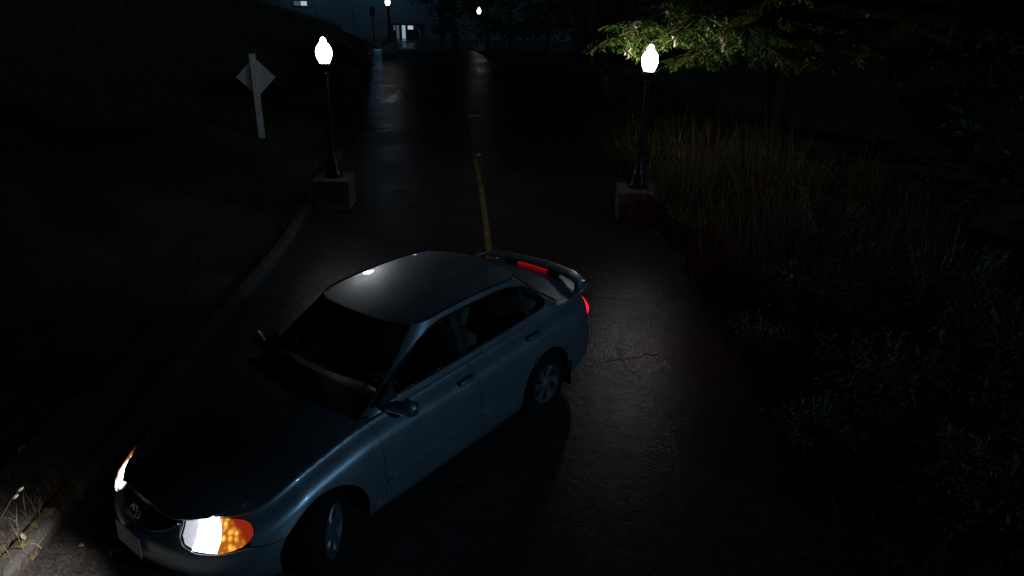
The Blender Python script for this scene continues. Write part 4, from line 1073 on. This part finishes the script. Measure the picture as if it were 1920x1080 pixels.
# scale so that both parameters are lengths of about a metre
SU, SH = 0.9, 0.5
def cabu(side): return lambda u, v: cab(min(max(u / SU, 0.0), 3.0), v / SH, side)
for side in (1, -1):
    fr = edge_pts(True, 0.0, 1.0) + [(s, 1.0) for s in np.linspace(s_from_et(ws_e(1), True), s_from_et(ws_e(1), False), 16)[1:-1]] + edge_pts(False, 1.0, 0.0)
    P = [(s * SU, h * SH) for (s, h) in fr]; Hh = [[(s * SU, h * SH) for (s, h) in DSH]]
    panel('cabin_frame', P, cabu(side), M['paint'], car, holes=Hh, flip=side > 0, step=0.05, gap=0.0, flange=0.03)
    # side glass in three pieces
    def cut(P2, x0, x1):
        out = []
        for (x, z) in densify(P2, 0.03):
            out.append((x, z))
        for lim, sg in ((x0, 1), (x1, -1)):
            res = []; n = len(out)
            for i in range(n):
                a, b = out[i], out[(i + 1) % n]; ia, ib = sg * (a[0] - lim) >= 0, sg * (b[0] - lim) >= 0
                if ia: res.append(a)
                if ia != ib: t = (lim - a[0]) / (b[0] - a[0]); res.append((lim, a[1] + (b[1] - a[1]) * t))
            out = res
        out = densify(out, 0.03)
        return [tuple((q[0] * SU, q[1] * SH)) for q in (sh_from_xz(*p) for p in out)]
    for nm, x0, x1 in (('front_window', -0.246, 0.7), ('rear_window', -1.10, -0.309), ('quarter_light', -1.5, -1.135)):
        panel(nm, cut(DLO, x0, x1), cabu(side), M['glass'], car, flip=side > 0, step=0.08, gap=0.004, off=-0.012, flange=0)
    for nm, x0, x1 in (('centre_pillar', -0.312, -0.243), ('window_divider', -1.14, -1.095)):
        panel(nm, cut(DLO, x0, x1), cabu(side), M['trim'], car, flip=side > 0, step=0.05, gap=0.0, off=-0.004, flange=0)
    sl = [cab(s, h, side) for (s, h) in [sh_from_xz(*p) for p in densify(DLO, 0.03)]]
    V, F = tube(sl, 0.009, 5, True); mesh_obj('window_seal', V, F, M['trim'], car, True)
    # roof drip moulding
    dm = [cab(s, 1.0, side) + Vector((0, 0, 0.002)) for s in np.linspace(s_from_et(0.93, False), s_from_et(0.93, True), 40)]
    V, F = tube(dm, 0.008, 6); mesh_obj('roof_moulding', V, F, M['trim'], car, True)
# screens
def front_s(u, h): s = 3 - abs(u); return cab(min(s, 3.0), h, 1 if u >= 0 else -1)
def rear_s(u, h): s = abs(u); return cab(max(s, 0.0), h, 1 if u >= 0 else -1)
def screen(name, front, fn, flip):
    P = [((3 - s if front else s), h) for (s, h) in edge_pts(front, 0.0, 0.985)]
    P = P + [(-u, h) for (u, h) in reversed(P)]
    P = [(u * 0.9, h * 0.6) for (u, h) in P]
    return panel(name, P, lambda u, v: fn(u / 0.9, v / 0.6), M['glass'], car, flip=flip, step=0.08, gap=0.004, off=-0.003, flange=0)
screen('windscreen', True, front_s, False); screen('rear_screen', False, rear_s, True)
for front in (True, False):
    for side in (1, -1):
        V, F = tube([cab(s, h, side) for (s, h) in edge_pts(front, 0.02, 0.99, 14)], 0.010, 5); mesh_obj('screen_seal', V, F, M['trim'], car, True)
    e = [cab(s, 0.99, 1) for s in np.linspace(s_from_et(ws_e(1), front), 3 if front else 0, 14)]
    e = e + [Vector((p.x, -p.y, p.z)) for p in reversed(e[:-1])]
    V, F = tube(e, 0.007, 5); mesh_obj('screen_seal', V, F, M['trim'], car, True)
# roof
ro = [cab(s, 1.0, 1) for s in np.linspace(0, 3, 70)]
P = [(p.x, p.y) for p in ro] + [(p.x, -p.y) for p in reversed(ro[1:-1])]
panel('roof', P, lambda x, y: Vector((x, y, zroof(x, y))), M['paint'], car, step=0.06, gap=0.001, flange=0.012)
panel('headlining', P, lambda x, y: Vector((x, y, zroof(x, y))), M['fabric'], car, step=0.12, gap=0.01, off=-0.03, flange=0)

# door mirrors
for s in (1, -1):
    V = []; F = []; n = 14; m_ = 12
    for i in range(n + 1):
        t = i / n                                   # from the door out
        y = 0.735 + 0.225 * t
        cx = 0.50 + 0.06 * (1 - t) ** 2; cz = 0.932 + 0.012 * t
        k = (math.sin(PI * min(1, t * 0.5 + 0.08)) ** 0.9) * (math.sqrt(max(0, 1 - ((t - 0.72) / 0.28) ** 2)) if t > 0.72 else 1)
        rx = (0.080 - 0.02 * t) * (0.55 + 0.45 * k) * (k if t > 0.72 else 1) + 0.002; rz = 0.060 * (0.35 + 0.65 * k) * (k if t > 0.72 else 1) + 0.002
        for q in range(m_):
            a = 2 * PI * q / m_; ca, sa = math.cos(a), math.sin(a)
            V.append((cx + rx * (ca if ca > 0 else ca * 0.45), s * y, cz + rz * sa))
    for i in range(n):
        for q in range(m_):
            f = [i * m_ + q, i * m_ + (q + 1) % m_, (i + 1) * m_ + (q + 1) % m_, (i + 1) * m_ + q]
            F.append(f if s < 0 else f[::-1])
    F.append([n * m_ + q for q in range(m_)])
    mm = mesh_obj('door_mirror', V, F, M['paint'], car, True)
    V = [(0.66, s * 0.708, 0.955), (0.47, s * 0.708, 0.955), (0.47, s * 0.655, 1.055), (0.645, s * 0.69, 0.962), (0.66, s * 0.722, 0.955), (0.47, s * 0.722, 0.955), (0.47, s * 0.672, 1.055)]
    mesh_obj('mirror_base', V, [(0, 1, 2), (4, 6, 5), (0, 4, 5, 1), (1, 5, 6, 2), (2, 6, 4, 0)], M['trim'], mm)
    bm = bmesh.new(); add_box(bm, -0.002, 0.002, -0.068, 0.068, -0.036, 0.036, 0.002)
    o = bm_obj('mirror_glass', bm, M['chrome'], mm); o.location = (0.462, s * 0.86, 0.940)

# wheels
def wheel(x, s, steer):
    w = bpy.data.objects.new('wheel', None); COL.objects.link(w); w.parent = car; w.location = (x, s * 0.735, WZ); w.rotation_euler = (0, 0, steer)
    R_ = WZ; y0 = 0.09
    pr = [(0.178, -y0 + 0.012), (0.20, -y0 + 0.004), (0.235, -y0), (0.268, -y0 + 0.004), (0.286, -y0 + 0.018), (R_ - 0.001, -y0 + 0.04), (R_, -0.03), (R_, 0.03), (R_ - 0.001, y0 - 0.04), (0.286, y0 - 0.018), (0.268, y0 - 0.004), (0.235, y0), (0.20, y0 - 0.004), (0.178, y0 - 0.012)]
    V, F = lathe(pr, 48, axis='Y', cap=False); es(mesh_obj('tyre', V, F, M['tyre'], w, True), 35)
    grooves = []
    rim = [(0.186, s * 0.078), (0.184, s * 0.084), (0.174, s * 0.083), (0.168, s * 0.07), (0.160, s * 0.035), (0.158, s * -0.08)]
    if s < 0: pass
    V1, F1 = lathe(rim, 48, axis='Y', cap=False)
    parts = [(V1, F1)]
    for k in range(6):                              # broad curved spokes
        a0 = 2 * PI * k / 6
        prof_ = []; n = 7
        for i in range(n):
            t = i / (n - 1); r = 0.035 + (0.168 - 0.035) * t; a = a0 + 0.34 * t * t - 0.08; hw = (0.026 + 0.012 * t + 0.016 * max(0, t - 0.7) / 0.3)
            yy = s * (0.072 - 0.012 * math.sin(PI * t)); c = Vector((r * math.cos(a), yy, r * math.sin(a))); tn = Vector((-math.sin(a), 0, math.cos(a)))
            prof_ += [c - tn * hw - Vector((0, s * 0.010, 0)), c - tn * hw * 0.72 + Vector((0, s * 0.004, 0)), c + tn * hw * 0.72 + Vector((0, s * 0.004, 0)), c + tn * hw - Vector((0, s * 0.010, 0))]
        fs = []
        for i in range(n - 1):
            for q in range(3): f = [i * 4 + q, i * 4 + q + 1, (i + 1) * 4 + q + 1, (i + 1) * 4 + q]; fs.append(f)
        parts.append((prof_, fs))
    V2, F2 = lathe([(0.058, s * 0.06), (0.055, s * 0.076), (0.035, s * 0.084), (0.008, s * 0.087)], 24, axis='Y'); parts.append((V2, F2))
    V, F = merge(*parts); es(mesh_obj('rim', V, F, M['alloy'], w, True), 35)
    V, F = lathe([(0.157, s * 0.02), (0.157, s * -0.02)], 32, axis='Y'); mesh_obj('brake_disc', V, F, M['underside'], w)
    return w
for x in (WF, WR_):
    for s in (1, -1): wheel(x, s, R(35) if x > 0 else 0)
# wheel wells
for x in (WF, WR_):
    for s in (1, -1):
        V = []; F = []; n = 24
        for i in range(n + 1):
            a = -0.25 + (PI + 0.5) * i / n
            for (yy, rr) in ((0.815, ARCH + 0.008), (0.50, ARCH + 0.015)): V.append((x + rr * math.cos(a), s * yy, WZ + 0.012 + rr * math.sin(a)))
        F = [(2 * i, 2 * i + 1, 2 * i + 3, 2 * i + 2) for i in range(n)] + [tuple(2 * i + 1 for i in range(n + 1))]
        mesh_obj('wheel_well', V, F, M['underside'], car)
for s in (1, -1):
    bm = bmesh.new(); add_box(bm, -0.006, 0.006, -0.10, 0.10, -0.16, 0.10, 0.003); o = bm_obj('mud_flap', bm, M['trim'], car); o.location = (-1.60, s * 0.735, 0.29)
# underside
bm = bmesh.new(); add_box(bm, -1.95, 1.62, -0.50, 0.50, 0.19, 0.25); add_box(bm, -0.85, 0.85, -0.78, 0.78, 0.19, 0.235); bm_obj('floor_pan', bm, M['underside'], car)
bm = bmesh.new(); add_box(bm, 0.97, 1.01, -0.68, 0.68, 0.255, 0.86); bm_obj('bulkhead', bm, M['underside'], car)
bm = bmesh.new(); add_box(bm, -1.62, -1.58, -0.62, 0.62, 0.255, 0.93); bm_obj('rear_bulkhead', bm, M['underside'], car)

# inside: dashboard, wheel, seats, parcel shelf
dp = [(0.90, 0.875), (0.76, 0.905), (0.60, 0.925), (0.47, 0.905), (0.40, 0.84), (0.42, 0.70), (0.50, 0.55), (0.90, 0.5)]
V = []; F = []; nsec = 17
for i in range(nsec):
    y = -0.66 + 1.32 * i / (nsec - 1); b = 0.035 * math.exp(-((y - 0.35) / 0.2) ** 2)
    sc2 = 1 - 0.40 * (abs(y) / 0.66) ** 3
    for (x, z) in dp: V.append((0.4 + (x - 0.4) * sc2, y, z + (b if z > 0.83 and x < 0.7 else 0)))
nd = len(dp)
for i in range(nsec - 1):
    for q in range(nd): F.append((i * nd + q, i * nd + (q + 1) % nd, (i + 1) * nd + (q + 1) % nd, (i + 1) * nd + q))
es(mesh_obj('dashboard', V, F, M['dash'], car, True), 50)
cw = Vector((0.27, 0.36, 0.86)); rot = Matrix.Rotation(R(-62), 3, 'Y')
V, F = merge(tube([cw + rot @ Vector((0.185 * math.cos(t), 0.185 * math.sin(t), 0)) for t in np.linspace(0, 2 * PI, 36, endpoint=False)], 0.014, 8, True),
             *[tube([cw, cw + rot @ Vector((0.18 * math.cos(t), 0.18 * math.sin(t), 0))], 0.016, 6) for t in (0.0, PI, PI * 1.5 if False else -PI / 2, PI / 2)])
sw = mesh_obj('steering_wheel', V, F, M['trim'], car, True)
bm = bmesh.new(); add_box(bm, -0.06, 0.06, -0.08, 0.08, -0.02, 0.02, 0.012)
for v in bm.verts: v.co = cw + rot @ v.co
bm_obj('hub_pad', bm, M['fabric'], sw, True)
def seat(x, y, w, rear=False):
    t = bpy.data.objects.new('seat', None); COL.objects.link(t); t.parent = car; t.location = (x, y, 0)
    bm = bmesh.new(); add_box(bm, -0.26, 0.24, -w / 2, w / 2, 0.30, 0.50, 0.05); bm_obj('cushion', bm, M['fabric'], t, True)
    bm = bmesh.new(); add_box(bm, -0.07, 0.07, -w / 2, w / 2, 0.0, 0.60, 0.05, Matrix.Translation((-0.27, 0, 0.46)) @ Matrix.Rotation(R(-18), 4, 'Y')); bm_obj('backrest', bm, M['fabric'], t, True)
    for yy in ((0,) if not rear else (-0.33, 0.33)):
        bm = bmesh.new(); add_box(bm, -0.045, 0.045, -0.13, 0.13, 0.62, 0.80 if not rear else 0.70, 0.035, Matrix.Translation((-0.27, yy, 0.46)) @ Matrix.Rotation(R(-18), 4, 'Y')); bm_obj('headrest', bm, M['fabric'], t, True)
seat(-0.05, 0.36, 0.50); seat(-0.05, -0.36, 0.50); seat(-0.88, 0, 1.22, True)
bm = bmesh.new(); add_box(bm, -1.58, -1.22, -0.60, 0.60, 0.90, 0.93, 0.01); bm_obj('parcel_shelf', bm, M['fabric'], car)
# rear-view mirror
bm = bmesh.new(); add_box(bm, -0.012, 0.012, -0.11, 0.11, -0.03, 0.03, 0.01); o = bm_obj('rear_view_mirror', bm, M['trim'], car, True); o.location = (0.18, 0, 1.235)
# wipers
for yb, ye in ((0.30, 0.62 - 0.0), (-0.28, 0.12)):
    a = cab(3 - 0.0, 0.14) ; p0 = Vector((0.90, yb - 0.25, zcap(0.9, yb) + 0.005))
    def onws(y, h): s = s_from_et(min(1, abs(y) / g_par(h)['w']), True); p = cab(s, h, 1 if y >= 0 else -1); return p + Vector((0.012, 0, 0.010))
    V, F = merge(tube([onws(yb - 0.25, 0.12), onws(yb, 0.20), onws(ye - 0.1, 0.22)], 0.006, 5), tube([onws(yb - 0.12, 0.19), onws(ye - 0.02, 0.19)], 0.005, 5))
    mesh_obj('wiper', V, F, M['trim'], car)

# boot spoiler on two feet, with glowing ribs drawn in as a red reflection
sp = []; nS = 41
prof_s = [(0.085, 0.000), (0.06, 0.010), (0.0, 0.016), (-0.07, 0.016), (-0.10, 0.006), (-0.095, -0.004), (-0.03, -0.010), (0.05, -0.010)]
V = []; F = []
for i in range(nS):
    y = -0.70 + 1.40 * i / (nS - 1); t = abs(y) / 0.70
    zz = 1.022 - 0.092 * max(0, (t - 0.66) / 0.34) ** 2.0; xx = -2.125 + 0.13 * t ** 2.2; k = 1 - 0.15 * t
    for (px, pz) in prof_s: V.append((xx + px * k, y, zz + pz * k))
nd = len(prof_s)
for i in range(nS - 1):
    for q in range(nd): F.append((i * nd + q, (i + 1) * nd + q, (i + 1) * nd + (q + 1) % nd, i * nd + (q + 1) % nd))
F.append(list(range(nd))); F.append([(nS - 1) * nd + q for q in range(nd)][::-1])
spo = mesh_obj('spoiler', V, F, M['paint'], car, True)
bm = bmesh.new()
add_box(bm, -2.17, -2.085, -0.33, 0.33, 0.95, 1.028, 0.015)
for s in (1, -1): add_box(bm, -2.08, -1.95, s * 0.635 - 0.03, s * 0.635 + 0.03, 0.90, 1.0, 0.012)
bm_obj('spoiler_foot', bm, M['paint'], spo, True)
sl_ = bpy.data.objects.new('stop_lamp_reflection', None); COL.objects.link(sl_); sl_.parent = car  # emissive ribs stand in for the shelf stop lamp mirrored in the spoiler
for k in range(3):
    bm = bmesh.new(); add_box(bm, -2.084, -2.076, -0.17, 0.20, 0.982 + k * 0.013, 0.990 + k * 0.013, 0.002); bm_obj('reflection_rib', bm, M['red_dim'], sl_)
# exhaust, aerial
V, F = tube([(-2.05, -0.45, 0.21), (-2.36, -0.45, 0.20)], 0.025, 12); mesh_obj('exhaust', V, F, M['grey_metal'], car, True)

# headlamp beams
for s in (1, -1):
    ld = bpy.data.lights.new('headlamp_beam', 'SPOT'); ld.energy = 75; ld.spot_size = R(150); ld.spot_blend = 1.0; ld.color = (1.0, 0.96, 0.92); ld.shadow_soft_size = 0.04
    lo = bpy.data.objects.new('headlamp_beam', ld); COL.objects.link(lo); lo.parent = car
    lo.location = (2.03, s * 0.52, 0.64)
    dirv = Vector((1.0, s * 0.05, -0.10)); lo.rotation_euler = dirv.to_track_quat('-Z', 'Y').to_euler()
# brake lamps
for s in (1, -1):
    ld = bpy.data.lights.new('brake_lamp_bulb', 'SPOT'); ld.energy = 4.0; ld.spot_size = R(165); ld.spot_blend = 1.0; ld.color = (1.0, 0.05, 0.05); ld.shadow_soft_size = 0.05
    lo = bpy.data.objects.new('brake_lamp_bulb', ld); COL.objects.link(lo); lo.parent = car; lo.location = (-2.30, s * 0.66, 0.73)
    lo.rotation_euler = Vector((-1.0, s * 0.45, 0.05)).to_track_quat('-Z', 'Y').to_euler()
